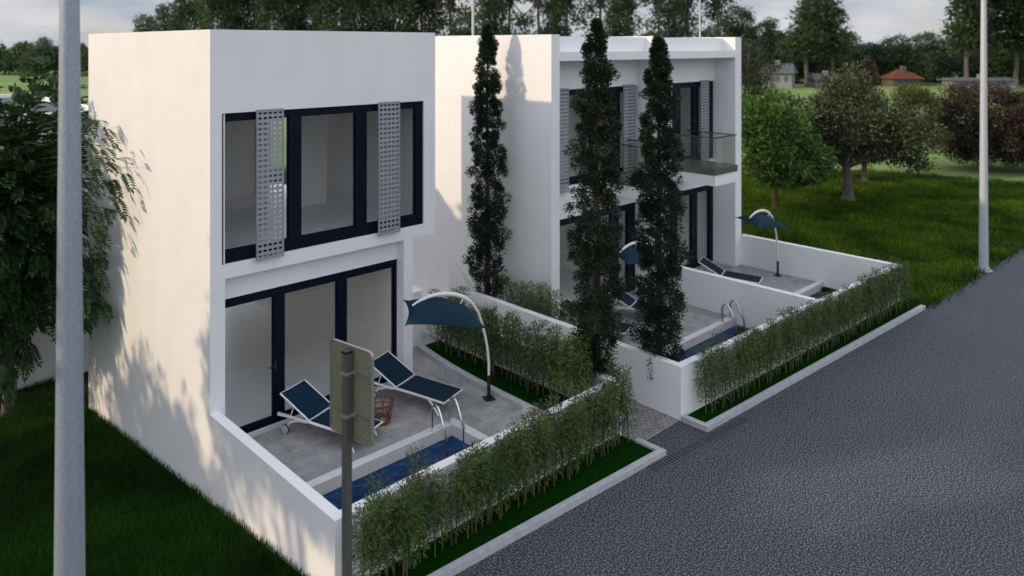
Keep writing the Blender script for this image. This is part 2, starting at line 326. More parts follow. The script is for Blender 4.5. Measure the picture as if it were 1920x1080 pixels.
def screen(parent, x0, x1, z0, z1, y, nx=5, nz=28):
    """perforated sheet with oblong holes and folded edges"""
    mb = MB(); cw = (x1-x0-.03)/nx; ch = (z1-z0-.03)/nz; ox = x0+.015; oz = z0+.015; th = .012
    for i in range(nx):
        for j in range(nz):
            cx = ox+(i+.5)*cw; cz = oz+(j+.5)*ch; hw = cw*.36; hh = ch*.25; r = hh
            hole = []
            for k in range(12):
                a = 2*math.pi*(k+.5)/12; hole.append((cx+(hw-r)*(1 if math.cos(a) > 0 else -1)+r*math.cos(a), cz+r*math.sin(a)))
            out = []
            for k in range(12):
                a = 2*math.pi*(k+.5)/12; c, s = math.cos(a), math.sin(a)
                q = min(1/abs(c), 1/abs(s)); out.append((cx+cw/2*c*q, cz+ch/2*s*q))
            out = [(cx+cw/2, cz+ch/2*.268), (cx+cw/2, cz+ch/2), (cx+cw/2*.3, cz+ch/2), (cx-cw/2*.3, cz+ch/2), (cx-cw/2, cz+ch/2), (cx-cw/2, cz+ch/2*.268),
                   (cx-cw/2, cz-ch/2*.268), (cx-cw/2, cz-ch/2), (cx-cw/2*.3, cz-ch/2), (cx+cw/2*.3, cz-ch/2), (cx+cw/2, cz-ch/2), (cx+cw/2, cz-ch/2*.268)]
            V = [(x, y, z) for x, z in hole]+[(x, y, z) for x, z in out]+[(x, y+th, z) for x, z in hole]+[(x, y+th, z) for x, z in out]
            F = []
            for k in range(12):
                k2 = (k+1) % 12; F += [(k, k2, k2+12, k+12), (k+24, k+36, k2+36, k2+24), (k, k+24, k2+24, k2)]
            mb.add(V, F)
    mb.box(x0, x0+.015, y-.006, y+th+.01, z0, z1); mb.box(x1-.015, x1, y-.006, y+th+.01, z0, z1)
    mb.box(x0+.015, x1-.015, y-.004, y+th+.008, z0, z0+.015); mb.box(x0+.015, x1-.015, y-.004, y+th+.008, z1-.015, z1)
    mb.box(x0+.03, x1-.03, y+th, y+th+.03, z1-.05, z1-.02)
    return mb.build('perforated_screen', 'grey_metal', parent)

H = 6.74
A = empty('white_house', (0,0,0), 0, 'near white cubic house with a wide three-pane window above tall glazed doors', 'house')
w = MB()
w.box(0, .23, 0, .2, -.5, 2.93); w.box(3.57, 3.77, 0, .2, -.3, 2.93)                 # ground floor piers
w.box(.23, 3.57, .2, .4, 2.55, 2.93)                                                 # door head
w.box(0, .18, 0, .2, 2.93, H); w.box(4.03, 4.3, 0, .2, 2.93, H); w.box(.18, 4.03, 0, .2, 2.93, 3.15); w.box(.18, 4.03, 0, .2, 5.46, H)
w.box(0, .2, .2, 6.2, -2.2, H)                                                       # side wall to the lawn
w.box(4.1, 4.3, .2, 4.78, 2.93, H)
w.box(3.57, 3.77, .2, 6.2, -.5, 2.93); w.box(2.2, 3.77, 6.2, 7.6, -1.2, .3); w.box(3.57, 3.77, 6.2, 7.6, .3, 4.0)  # last two boxes: unseen rear wing added to shade the far house's side wall
w.box(1.4, 4.1, 4.6, 4.78, 5.9, H); w.box(3.8, 4.1, 4.6, 4.78, 3.15, 5.9); w.box(1.4, 3.05, 4.6, 4.78, 3.15, 5.9)
w.box(.2, 1.6, 6.0, 6.2, 2.93, H); w.box(1.4, 1.6, 4.78, 6.0, 2.93, H)
w.box(1.6, 3.77, 6.0, 6.2, 2.93, 4.53)                                               # parapet of the rear terrace
w.box(.2, .5, 6.0, 6.2, -2.2, 2.93); w.box(.5, 3.57, 6.0, 6.2, 2.6, 2.93); w.box(.5, 3.57, 6.0, 6.2, -2.2, .35); w.box(2.0, 2.1, 6.0, 6.2, .35, 2.6)
w.build('wall', 'white_render', A)
w = MB(); w.box(3.55, 3.57, .41, 5.99, .36, 2.93); w.build('interior_wall', 'interior_sun_bounce', A)  # lining added, the warm bounce of sunlight put into its cream colour
w = MB(); w.box(.2, 4.1, .2, 4.6, 6.35, 6.5); w.box(.2, 1.4, 4.6, 6.0, 6.35, 6.5); w.build('roof', 'concrete', A)
w = MB(); w.box(.2, 3.57, .4, 6.0, .2, .36); w.box(.23, 3.57, .201, .4, .2, .33); w.build('floor', 'interior_floor', A)
w = MB(); w.box(.2, 4.1, .2, 6.0, 2.94, 3.15); w.build('floor', 'interior_floor', A)
w = MB(); w.box(2.9, 3.72, 3.0, 3.15, 3.15, 6.35); w.box(2.62, 2.9, 3.9, 4.05, 3.15, 6.35); w.box(3.72, 4.1, 3.6, 3.75, 3.15, 6.35)
w.box(1.3, 1.42, 3.9, 4.6, 3.15, 6.35)
w.build('interior_wall', 'interior_white', A)
frame_unit('window', A, .18, 4.03, 3.152, 5.458, .035, [(1.31, 1.53), (2.57, 2.80)], t=.165, sill=.19, top=.12, tl=.06)
f = frame_unit('glazed_door', A, .235, 3.68, .30, 2.55, .22, [(1.14, 1.33), (2.32, 2.51)], t=.17, sill=.13, top=.14, tl=.05, handle=(1.16, 1.28))
w = MB(); w.box(.205, .222, -.012, .03, 3.16, 5.45); w.build('screen_track', 'white_metal', A)
screen(A, .70, 1.16, 3.12, 5.49, -.075); screen(A, 2.97, 3.43, 3.12, 5.49, -.075)
# TV mast
def mast(x, y, z0, z1, label, tilt=False):
    t = empty('antenna_mast', (x, y, z0), 0, label, 'antenna mast', 'masts on the flat roofs')
    m = MB(); m.tube([(0,0,0), (0,0,z1-z0)], .035 if not tilt else .028, 8); m.build('pole', 'pole_light', t)
    m = MB(); m.box(-.12, .12, -.12, .12, 0, .03); m.build('base_plate', 'grey_metal', t)
    if tilt:
        m = MB(); m.bar((-.1, .02, 1.78), (.28, -.22, 1.42), .04, .03)
        for k in range(0, 4): m.bar((k*.07, -k*.045, 1.66-k*.065), (k*.07+.08, -k*.045+.12, 1.66-k*.065), .012, .012)
        m.build('antenna_arm', 'white_metal', t)
mast(8.47, 3.69, 6.35, 9.3, 'plain grey mast rising behind the cypress nearest the side wall of the far house')
mast(15.0, .95, 6.35, 8.15, 'thin mast with a slanted aerial arm on the roof of the far house', True)

B = empty('white_house', (7.53,0,0), 0, 'far white double house with recessed front, two glass balconies and party wall', 'house')
B.location = (0,0,0)
w = MB()
w.box(7.53, 7.8, 0, 6.5, -.6, H); w.box(15.37, 15.71, 0, 6.5, -.6, H); w.box(11.56, 11.72, .0, 6.5, -.3, H-.004)
for a, b in ((7.8, 11.56), (11.72, 15.37)):
    w.box(a, b, 0, .7, 6.15, 6.35); w.box(a, b, .42, .62, 6.35, H-.03)          # roof beam and set-back parapet
    w.box(a, b, .7, .9, 5.45, 6.35); w.box(a, b, .7, .9, 2.39, 3.15)
w.box(7.8, 8.42, .7, .9, 3.15, 5.45); w.box(11.72, 13.2, .7, .9, 3.15, 5.45)
w.box(7.8, 7.9, .7, .9, -.2, 2.39); w.box(11.72, 12.1, .7, .9, -.2, 2.39)
for a, b in ((7.8, 11.56), (11.72, 15.37)):
    w.box(a, b, 6.3, 6.5, 5.7, H); w.box(a, a+.3, 6.3, 6.5, -.6, 5.7); w.box(b-.3, b, 6.3, 6.5, -.6, 5.7); w.box(a+.3, b-.3, 6.3, 6.5, 2.6, 3.4)
w.build('wall', 'white_render', B)
w = MB(); w.box(7.8, 11.56, .9, 6.3, 6.2, 6.35); w.box(11.72, 15.37, .9, 6.3, 6.2, 6.35); w.build('roof', 'concrete', B)
for z0, z1 in ((-.1, .07), (2.94, 3.15)):
    w = MB(); w.box(7.8, 11.56, .9, 6.3, z0, z1); w.box(11.72, 15.37, .9, 6.3, z0, z1); w.build('floor', 'interior_floor', B)
for bb in ((9.2, 11.56, 2.6, 2.75, 3.15, 6.2), (13.4, 15.37, 2.4, 2.55, 3.15, 6.2), (9.8, 11.56, 3.4, 3.55, .07, 2.94), (13.4, 15.37, 3.2, 3.35, .07, 2.94)):
    w = MB(); w.box(*bb); w.build('interior_wall', 'interior_white', B)
frame_unit('window', B, 8.42, 11.54, 3.152, 5.448, .73, [(9.75, 9.95), (10.68, 10.9)], t=.19, sill=.17, top=.14)
frame_unit('window', B, 13.2, 15.368, 3.152, 5.448, .73, [(14.3, 14.58)], t=.46, sill=.17, top=.14, handle=(14.30, 4.35))
frame_unit('glazed_door', B, 7.9, 11.54, .07, 2.388, .73, [(10.55, 10.85)], t=.32, sill=.14, top=.16, handle=(8.4, 1.15))
frame_unit('glazed_door', B, 12.1, 15.368, .07, 2.388, .73, [(13.25, 13.5), (14.22, 14.52)], t=.2, sill=.14, top=.16, handle=(14.24, 1.15))
screen(B, 8.33, 8.8, 3.02, 5.49, .62); screen(B, 10.91, 11.40, 3.02, 5.49, .62); screen(B, 14.54, 14.96, 3.08, 5.49, .62)
def balcony(x0, x1, y0, y1):
    b = MB(); b.box(x0, x1, y0, y1, 3.28-.18-.28, 3.28-.18); d = b.build('balcony', 'white_render', B)
    b = MB(); b.box(x0-.02, x1+.02, y0-.02, y1, 3.10, 3.27); dk = b.build('deck_slab', 'deck_green', d)
    b = MB(); g = .012
    b.box(x0+.02, x0+.02+g, y0+.04, y1, 3.27, 4.06); b.box(x1-.02-g, x1-.02, y0+.04, y1, 3.27, 4.06); b.box(x0+.02, x1-.02, y0+.02, y0+.02+g, 3.27, 4.06)
    b.build('glass_panel', 'rail_glass', d)
    b = MB(); b.box(x0-.005, x0+.045, y0, y1, 4.06, 4.09); b.box(x1-.045, x1+.005, y0, y1, 4.06, 4.09); b.box(x0+.045, x1-.045, y0, y0+.05, 4.061, 4.091)
    b.build('handrail', 'rail_dark', d)
mat('deck_green', (.06, .09, .06), .3, noise=(4, (.075, .11, .075), 3)); mat('rail_dark', (.08, .085, .085), .3, metal=.6)
balcony(12.9, 14.0, -.82, .7); balcony(10.12, 11.1, -.60, .7)

# ---------------------------------------------------------------- garden walls
def wallseg(mb, p, q, t, z0, z1):
    """t to the left of p->q"""
    p = Vector((*p, 0)); q = Vector((*q, 0)); d = (q-p).normalized(); n = Vector((-d.y, d.x, 0))*t
    mb.prism([(p.x,p.y),(q.x,q.y),(q.x+n.x,q.y+n.y),(p.x+n.x,p.y+n.y)], z0, z1)
w = MB(); w.box(0, .15, -3.56, 0, -.6, .93); w.box(.15, 5.42, -3.56, -3.41, -.3, .93); w.box(5.27, 5.42, -3.41, 2.0, -.3, .93)
o = w.build('garden_wall', 'white_render'); tag(o, 'low white garden wall around the near patio, its side dappled with sunlight', 'garden wall')
w = MB(); w.box(6.55, 6.7, -3.97, 1.55, -.3, .93)
w.prism([(6.7,-3.977),(15.85,-4.41),(15.85,-4.26),(6.7,-3.827)], -.3, .93)
w.box(11.6, 11.75, -4.04, .7, -.3, .929); w.box(15.7, 15.85, -4.26, 0, -.3, .93)
# sloping stub at the rear end of the side wall
w.add([(6.55,1.55,.93),(6.7,1.55,.93),(6.7,2.35,1.55),(6.55,2.35,1.55),(6.55,1.55,0),(6.7,1.55,0),(6.7,2.35,0),(6.55,2.35,0)], [(0,1,2,3),(4,7,6,5),(0,4,5,1),(1,5,6,2),(2,6,7,3),(3,7,4,0)])
o = w.build('garden_wall', 'white_render'); tag(o, 'long white garden wall around the two far patios, with a dividing wall between them', 'garden wall')
w = MB(); w.box(4.55, 4.85, 1.15, 1.75, .0, 1.42); w.box(4.52, 4.88, 1.12, 1.78, 1.42, 1.47)
tag(w.build('gate_pillar', 'white_render'), 'short square white pillar just behind the corner of the near house', 'pillar')

# ---------------------------------------------------------------- planters
def planter(label, kerbpolys, turf, z, name='planter'):
    t = empty(name, (turf[0][0], turf[0][1], 0), 0, label, 'planter', 'kerbed planting beds'); loc = t.location.copy()
    k = MB()
    for pl, z0, z1 in kerbpolys: k.prism([(x-loc.x, y-loc.y) for x, y in pl], z0, z1)
    k.build('kerb', 'kerb_white', t); m = MB(); m.prism([(x-loc.x, y-loc.y) for x, y in turf], z-.1, z); m.build('turf', 'turf_soil', t)
    return t
pa = lambda x: -4.134-.056*x
planter('kerbed grass bed with bamboo between the near garden wall and the road', [([(.02,pa(.02)),(5.44,pa(5.44)),(5.44,pa(5.44)+.11),(.02,pa(.02)+.11)], 0, .09), ([(5.33,-4.32),(5.44,-4.32),(5.44,-3.9),(5.33,-3.9)], 0, .089), ([(.02,pa(0)+.11),(.13,pa(0)+.11),(.13,-3.56),(.02,-3.56)], 0, .089)],
        [(.13,pa(.13)+.11),(5.33,pa(5.33)+.11),(5.33,-3.565),(.13,-3.565)], .05)
planter('long kerbed grass bed with bamboo beside the road in front of the far wall', [([(6.54,pa(6.54)),(15.66,pa(15.66)),(15.66,pa(15.66)+.11),(6.54,pa(6.54)+.11)], 0, .09), ([(6.54,-4.39),(6.65,-4.395),(6.65,-3.98),(6.54,-3.975)], 0, .09)],
        [(6.65,pa(6.65)+.11),(15.66,pa(15.66)+.11),(15.66,-4.405),(6.65,-3.98)], .05)
cv = [(4.62,1.0),(4.52,.4),(4.44,-.2),(4.38,-.9),(4.35,-1.8),(4.34,-2.6),(4.34,-3.41)]
kk = [([cv[i], cv[i+1], (cv[i+1][0]+.13, cv[i+1][1]), (cv[i][0]+.13, cv[i][1])], .3, .43) for i in range(len(cv)-1)]
planter('curved kerbed bed with bamboo along the edge of the near patio', kk, [(x+.13, y) for x, y in cv]+[(5.2,-3.41),(5.2,1.0)], .38)
planter('narrow bed between the far garden wall and the side wall of the far house', [([(7.42,-2.0),(7.5,-2.0),(7.5,1.5),(7.42,1.5)], 0, .1)], [(6.7,-2.0),(7.42,-2.0),(7.42,1.5),(6.7,1.5)], .09)

# ---------------------------------------------------------------- pools
def pool(label, x0, x1, y0, y1, z, right=True, front_skew=0):
    """y1: patio side; coping on the patio side (and right end)"""
    t = empty('swimming_pool', ((x0+x1)/2, (y0+y1)/2, z), 0, label, 'pool', 'small rectangular plunge pools'); c = t.location.copy(); cw = .16
    k = MB(); xr = x1-cw if right else x1
    k.box(x0-c.x, x1-c.x, y1-cw-c.y, y1-c.y, -.17, .03)
    if right: k.box(x1-cw-c.x, x1-c.x, y0-c.y, y1-cw-c.y, -.17, .03)
    k.build('coping', 'coping', t)
    b = MB(); a0, a1, b0, b1 = x0-c.x, xr-c.x, y0-c.y, y1-cw-c.y; d = -.8
    b.add([(a0,b0,-.17),(a1,b0,-.17),(a1,b1,-.17),(a0,b1,-.17),(a0,b0,d),(a1,b0,d),(a1,b1,d),(a0,b1,d)], [(0,1,5,4),(1,2,6,5),(2,3,7,6),(3,0,4,7)])
    b.build('basin_wall', 'pool_wall', t); b = MB(); b.add([(a0,b0,d),(a1,b0,d),(a1,b1,d),(a0,b1,d)], [(0,1,2,3)]); b.build('basin_floor', 'pool_floor', t)
    wm = MB(); wm.add([(a0,b0,-.15),(a1,b0,-.15),(a1,b1,-.15),(a0,b1,-.15)], [(0,1,2,3)]); wm.build('water_surface', 'water', t)
def poolfloor():
    m = mat('pool_floor', (.01, .12, .18), .5); t = m.node_tree; b = t.nodes['Principled BSDF']; co = t.nodes.new('ShaderNodeTexCoord')
    n = t.nodes.new('ShaderNodeTexNoise'); n.inputs['Scale'].default_value = 1.6; n.inputs['Detail'].default_value = 4; n.inputs['Distortion'].default_value = 2.2
    r = t.nodes.new('ShaderNodeValToRGB'); e = r.color_ramp.elements; e[0].position = .4; e[0].color = (.002, .010, .045, 1); e[1].position = .72; e[1].color = (.012, .10, .24, 1)
    q = e.new(.52); q.color = (.003, .02, .09, 1)
    t.links.new(co.outputs['Object'], n.inputs['Vector']); t.links.new(n.outputs[0], r.inputs[0]); t.links.new(r.outputs[0], b.inputs['Base Color'])
poolfloor()
pool('dark blue plunge pool of the near patio with a steel ladder at its right end', .15, 3.31, -3.41, -1.74, .35)
pool('blue plunge pool of the middle patio beside the dividing wall', 6.7, 11.6, -3.84, -2.02, .06, False)
pool('light blue plunge pool of the farthest patio, mostly hidden by the dividing wall', 11.75, 15.7, -4.1, -2.30, .06, False)

def ladder_mesh(t):
    prof = [(0,0,0),(0,0,.30),(0,-.015,.36),(0,-.05,.41),(0,-.10,.425),(0,-.15,.41),(0,-.19,.36),(0,-.32,.10),(0,-.355,.02),(0,-.36,-.06),(0,-.36,-.65)]
    for dx in (0, .36):
        m = MB(); m.tube([(dx+x,y,z) for x,y,z in prof], .021, 12); m.tube([(dx,0,.0),(dx,0,.018)], .038, 14); m.build('rail', 'chrome', t)
    for z in (-.28, -.52):
        m = MB(); m.box(.02, .34, -.40, -.32, z-.012, z+.012); m.build('tread', 'chrome', t)
l1 = empty('pool_ladder', (2.80,-1.82,.38), 0, 'polished steel ladder at the end of the near dark blue pool', 'pool ladder', 'steel pool ladders'); ladder_mesh(l1)
copy_tree(l1, None, (11.08,-2.10,.09), 0, 'polished steel ladder against the white dividing wall of the middle pool')

# ---------------------------------------------------------------- loungers
def make_lounger(loc, rz, label):
    """local +x: head to foot, y: across"""
    t = empty('sun_lounger', loc, rz, label, 'sun lounger', 'navy sun loungers on the patios'); Wd = .56
    for s in (0, 1):
        y = -.0+s*Wd
        m = MB(); m.tube([(-.18,y,.25),(.05,y,.26),(.45,y,.265),(.9,y,.25),(1.45,y,.225)], [.018,.019,.021,.021,.018], 8)
        for k in range(5): m.box(-.17+k*.06, -.14+k*.06, y-.012, y+.012, .255, .29)
        m.build('side_rail', 'white_metal', t)
        m = MB(); m.tube([(.42,y,.255),(.25,y,.24),(.08,y,.18),(0,y,.07)], [.024,.022,.02,.018], 8); m.build('leg', 'white_metal', t)
        m = MB(); m.tube([(1.12,y,.245),(1.22,y,.15),(1.34,y,.0)], [.022,.02,.016], 8); m.build('leg', 'white_metal', t)
        yo = y-.035 if s == 0 else y+.035
        m = MB(); m.tube([(0,yo-.014,.07),(0,yo+.014,.07)], .07, 18); wh = m.build('wheel', 'wheel_grey', t)
        m = MB(); ring = [(0+.068*math.cos(a), yo, .07+.068*math.sin(a)) for a in np.linspace(0, 2*math.pi, 19)]; m.tube(ring, .012, 6, False); m.build('tyre', 'black_metal', wh)
        m = MB(); m.tube([(.08,y,.27),(.14,y+(.02 if s == 0 else -.02),.44)], .010, 6); m.build('prop', 'white_metal', t)
    m = MB(); a = Vector((.46,0,.285)); b = Vector((-.13,0,.59))
    for y in (0, Wd): m.tube([(a.x,y,a.z),(b.x,y,b.z)], .014, 8)
    m.tube([(b.x,0,b.z),(b.x,Wd,b.z)], .008, 8); m.tube([(a.x,0,a.z),(a.x,Wd,a.z)], .009, 8); bf = m.build('backrest_frame', 'white_metal', t)
    m = MB(); n = 8
    def cloth(m, p, q, sag):
        V = []; F = []
        for i in range(n+1):
            for j in range(5):
                u = i/n; v = j/4; k = p.lerp(q, u); V.append((k.x, .02+(Wd-.04)*v, k.z-sag*math.sin(math.pi*v)+.012))
        for i in range(n):
            for j in range(4): F.append((i*5+j, i*5+j+1, i*5+j+6, i*5+j+5))
        m.add(V, F, True); m.add([(x,y,z-.01) for x,y,z in V], F, True)
    cloth(m, Vector((.44,0,.30)), Vector((-.12,0,.585)), .012); m.build('backrest', 'teal_fabric', t)
    m = MB(); cloth(m, Vector((.49,0,.285)), Vector((1.44,0,.24)), .012); m.build('seat', 'teal_fabric', t)
    m = MB(); m.tube([(1.45,-.01,.235),(1.45,Wd+.01,.235)], .013, 8); m.build('end_bar', 'white_metal', t)
    return t
def lrot(dx, dy): return math.atan2(dy, dx)
rz = lrot(.333, -.943)
LN = make_lounger((1.13,-.22,.35), rz, 'sun lounger standing behind the grey traffic sign on the near patio')
copy_tree(LN, None, (2.80,-.20,.35), lrot(.306,-.951), 'sun lounger between the rattan table and the parasol foot of the near patio')
copy_tree(LN, None, (7.95,.05,.06), rz, 'sun lounger seen in pieces behind the middle cypress on the middle patio')
copy_tree(LN, None, (9.55,-.05,.06), rz, 'sun lounger showing between the two right-hand cypresses on the middle patio')
copy_tree(LN, None, (13.25,-.25,.06), lrot(.33,-.95), 'farthest sun lounger, half hidden behind the white dividing wall')
bpy.context.view_layer.update()

# ---------------------------------------------------------------- rattan table
t = empty('side_table', (2.40,-.98,.35), 0, 'round rattan basket table with a glass top between the two near loungers', 'side table')
m = MB(); ang = np.linspace(0, 2*math.pi, 25)
for r_, z_ in ((.15,.02),(.158,.05),(.19,.24),(.205,.31),(.21,.33)): m.tube([(r_*math.cos(a), r_*math.sin(a), z_) for a in ang], .011, 6, False)
for k in range(8):
    a = 2*math.pi*k/8
    for da in (-.09, .09): m.tube([(.15*math.cos(a+da), .15*math.sin(a+da), .02),(.19*math.cos(a+da*.7), .19*math.sin(a+da*.7), .24),(.205*math.cos(a+da*2), .205*math.sin(a+da*2), .32)], .008, 6)
m.build('rattan_frame', 'rattan', t)
m = MB(); m.tube([(0,0,.335),(0,0,.342)], .205, 28); m.build('glass_top', 'table_glass', t)

# ---------------------------------------------------------------- parasols
def make_parasol(loc, adir, label, k=1.0):
    """arm along local +x from the foot; canopy is a kite-like square slung under the arm"""
    t = empty('parasol', loc, math.atan2(adir[1], adir[0]), label, 'parasol', 'dark blue cantilever parasols')
    m = MB(); m.box(-.09, .09, -.09, .09, 0, .02); m.build('base_plate', 'black_metal', t, )
    m = MB(); m.tube([(0,0,.02),(0,0,.42)], .032, 12); m.build('socket', 'black_metal', t)
    P = [(0,0,.40),(0,0,.62),(.03,0,.91),(.07,0,1.11),(.12,0,1.30),(.20,0,1.54),(.31,0,1.71),(.46,0,1.83),(.62,0,1.90),(.80,0,1.935),(.96,0,1.94),(1.12,0,1.915),(1.26,0,1.865),(1.37,0,1.80)]
    m = MB(); m.tube([Vector(p) for p in P], [.023,.023,.023,.024,.025,.027,.031,.036,.038,.038,.032,.029,.027,.026], 12); m.build('pole', 'white_metal', t)
    m = MB(); m.tube([(1.35,0,1.84),(1.35,0,1.74)], .013, 8); m.build('hanger', 'white_metal', t)
    m = MB(); m.tube([(.44,.0,1.86),(.56,.05,1.72)], .012, 8); m.build('hanger', 'white_metal', t)
    n = 14; V = []; F = []
    C = [(1.62,.46,1.69),(.24,.56,1.46),(.06,-.44,1.32),(1.38,-.50,1.76)]; cx = sum(c[0] for c in C)/4; cy = sum(c[1] for c in C)/4
    for i in range(n+1):
        for j in range(n+1):
            u = i/n; v = j/n
            p = [C[0][q]*(1-u)*(1-v)+C[1][q]*u*(1-v)+C[2][q]*u*v+C[3][q]*(1-u)*v for q in range(3)]
            e = (4*u*(1-u))*(4*v*(1-v)); edge = 1-.10*((4*u*(1-u))*(2*v-1)**4+(4*v*(1-v))*(2*u-1)**4)
            x = cx+(p[0]-cx)*edge; y = cy+(p[1]-cy)*edge
            V.append((x, y, p[2]+.29*(e**.75)-.02*math.cos(4*math.pi*u)*math.cos(4*math.pi*v)*e))
    for i in range(n):
        for j in range(n): F.append((i*(n+1)+j, i*(n+1)+j+1, (i+1)*(n+1)+j+1, (i+1)*(n+1)+j))
    m = MB(); m.add(V, F, True); m.add([(x,y,z-.006) for x,y,z in V], F, True); cn = m.build('canopy', 'teal_canopy', t)
    m = MB(); G = lambda u, v: V[int(round(u*n))*(n+1)+int(round(v*n))]
    for k_ in range(4):
        path = [[(i/10/2, i/10/2), (1-i/20, i/20), (1-i/20, 1-i/20), (i/20, 1-i/20)][k_] for i in range(11)]
        m.tube([(G(*p)[0], G(*p)[1], G(*p)[2]-.02) for p in path], .009, 6)
    m.build('rib', 'black_metal', cn)
    return t
PA = make_parasol((4.21,-1.61,.35), (-.94,.35), 'parasol on a curved white pole over the near patio, in front of the bamboo')
copy_tree(PA, None, (10.24,-.95,.06), math.atan2(.08,-1), 'parasol seen in the gap between the middle and the right-hand cypress')
copy_tree(PA, None, (15.42,-1.28,.06), math.atan2(.08,-1), 'farthest parasol, seen against the dark lawn beside the far house')

# ---------------------------------------------------------------- lamp posts, sign, drain
def lamp(x, y, z0, z1, r0, r1, label, m_):
    t = empty('lamp_post', (x,y,z0), 0, label, 'lamp post')
    m = MB(); hh = z1-z0; m.tube([(0,0,hh*k/8) for k in range(9)], [r0+(r1-r0)*k/8 for k in range(9)], 28); m.tube([(0,0,hh-.02),(.5,.2,hh+.35),(1.3,.5,hh+.45)], [r1,.05,.04], 12)
    m.build('pole', m_, t)
    m = MB(); m.tube([(0,0,0),(0,0,.03)], r0*1.7, 24); m.tube([(0,0,.03),(0,0,.10)], r0*1.25, 24); m.build('base_flange', m_, t)
    m = MB(); m.box(1.2, 1.75, .35, .65, hh+.38, hh+.50); m.build('lamp_head', 'grey_metal', t, .03)
lamp(-3.04, -4.67, -.03, 9.0, .128, .052, 'thick galvanised lamp post standing nearest, at the left of the picture', 'galvanised')
lamp(20.35, -5.08, 0, 10.5, .125, .055, 'slim pale lamp post at the edge of the lawn and road on the right', 'pole_light')
t = empty('traffic_sign', (-.93,-5.32,0), 0, 'back of a rounded grey-green traffic sign on a speckled dark post', 'traffic sign')
ux = Vector((.158, -.987, 0)); un = Vector((.987, .158, 0))
def PT(a, b, z): return tuple(ux*a+un*b+Vector((0,0,z)))
def pbox(m, a0, a1, b0, b1, z0, z1):
    m.add([PT(a0,b0,z0),PT(a1,b0,z0),PT(a1,b1,z0),PT(a0,b1,z0),PT(a0,b0,z1),PT(a1,b0,z1),PT(a1,b1,z1),PT(a0,b1,z1)], [(0,3,2,1),(4,5,6,7),(0,1,5,4),(1,2,6,5),(2,3,7,6),(3,0,4,7)])
m = MB(); pbox(m, -.034, .034, -.034, .034, 0, 3.67); pst = m.build('post', 'post_dark', t, .004)
m = MB(); pbox(m, -.036, .036, -.036, .036, 3.67, 3.695); m.build('cap', 'black_metal', pst)
def rrect(a0, a1, z0, z1, r, n=6):
    o = []
    for cx, cz, s in ((a1-r, z1-r, 0), (a0+r, z1-r, 90), (a0+r, z0+r, 180), (a1-r, z0+r, 270)):
        for k in range(n+1): q = R(s+90*k/n); o.append((cx+r*math.cos(q), cz+r*math.sin(q)))
    return o
def plate(m, a0, a1, z0, z1, r, b0, b1):
    p = rrect(a0, a1, z0, z1, r); n = len(p); m.add([PT(a,b0,z) for a,z in p]+[PT(a,b1,z) for a,z in p], [tuple(range(n)), tuple(range(n,2*n))[::-1]]+[(i,(i+1)%n,(i+1)%n+n,i+n) for i in range(n)])
m = MB(); plate(m, -.30, .27, 2.86, 3.715, .05, .062, .070); pl = m.build('sign_panel', 'sign_back', t)
m = MB(); a = rrect(-.305, .275, 2.855, 3.72, .055); b = rrect(-.296, .266, 2.864, 3.711, .047); n = len(a)   # folded rim
m.add([PT(x,.054,z) for x,z in a]+[PT(x,.054,z) for x,z in b]+[PT(x,.0615,z) for x,z in b]+[PT(x,.082,z) for x,z in a],
      [(i,(i+1)%n,(i+1)%n+n,i+n) for i in range(n)]+[(i+n,(i+1)%n+n,(i+1)%n+2*n,i+2*n) for i in range(n)]+[(i,i+3*n,(i+1)%n+3*n,(i+1)%n) for i in range(n)])
m.build('rim', 'sign_edge', pl)
for z in (3.50, 3.47, 3.115, 3.085):
    m = MB(); pbox(m, -.25, .23, .050, .0615, z-.004, z+.004); m.build('rib', 'sign_back', pl)
for z in (3.49, 3.10):
    m = MB(); pbox(m, -.042, .042, -.042, -.0345, z-.014, z+.014); pbox(m, -.042, -.0345, -.0345, .06, z-.014, z+.014); pbox(m, .0345, .042, -.0345, .06, z-.014, z+.014)
    pbox(m, .042, .075, .03, .05, z-.01, z+.01); m.build('clamp', 'clamp', t)
# drain channel
t = empty('drain_channel', (4.95,-4.64,0), 0, 'long dark slotted drain grate set in the asphalt between the two beds', 'drain grate'); dx, dy = 2.5, -.185; ln = math.hypot(dx, dy); t.rotation_euler = (0,0,math.atan2(dy,dx))
for q0, q1 in ((0, ln/2-.008), (ln/2+.008, ln)):
    m = MB(); m.box(q0, q1, .0, .022, .0, .014); m.box(q0, q1, .205, .225, .0, .014); m.box(q0, q0+.02, .022, .205, .001, .013); m.box(q1-.02, q1, .022, .205, .001, .013)
    nb = 18; p = (q1-q0-.04)/nb
    for k in range(nb): m.box(q0+.02+p*(k+.55), q0+.02+p*(k+1), .022, .205, .002, .012)
    m.build('grate', 'iron', t)
m = MB(); m.box(0, ln, .02, .207, .0045, .006); m.build('channel_bed', 'iron_dark', t)

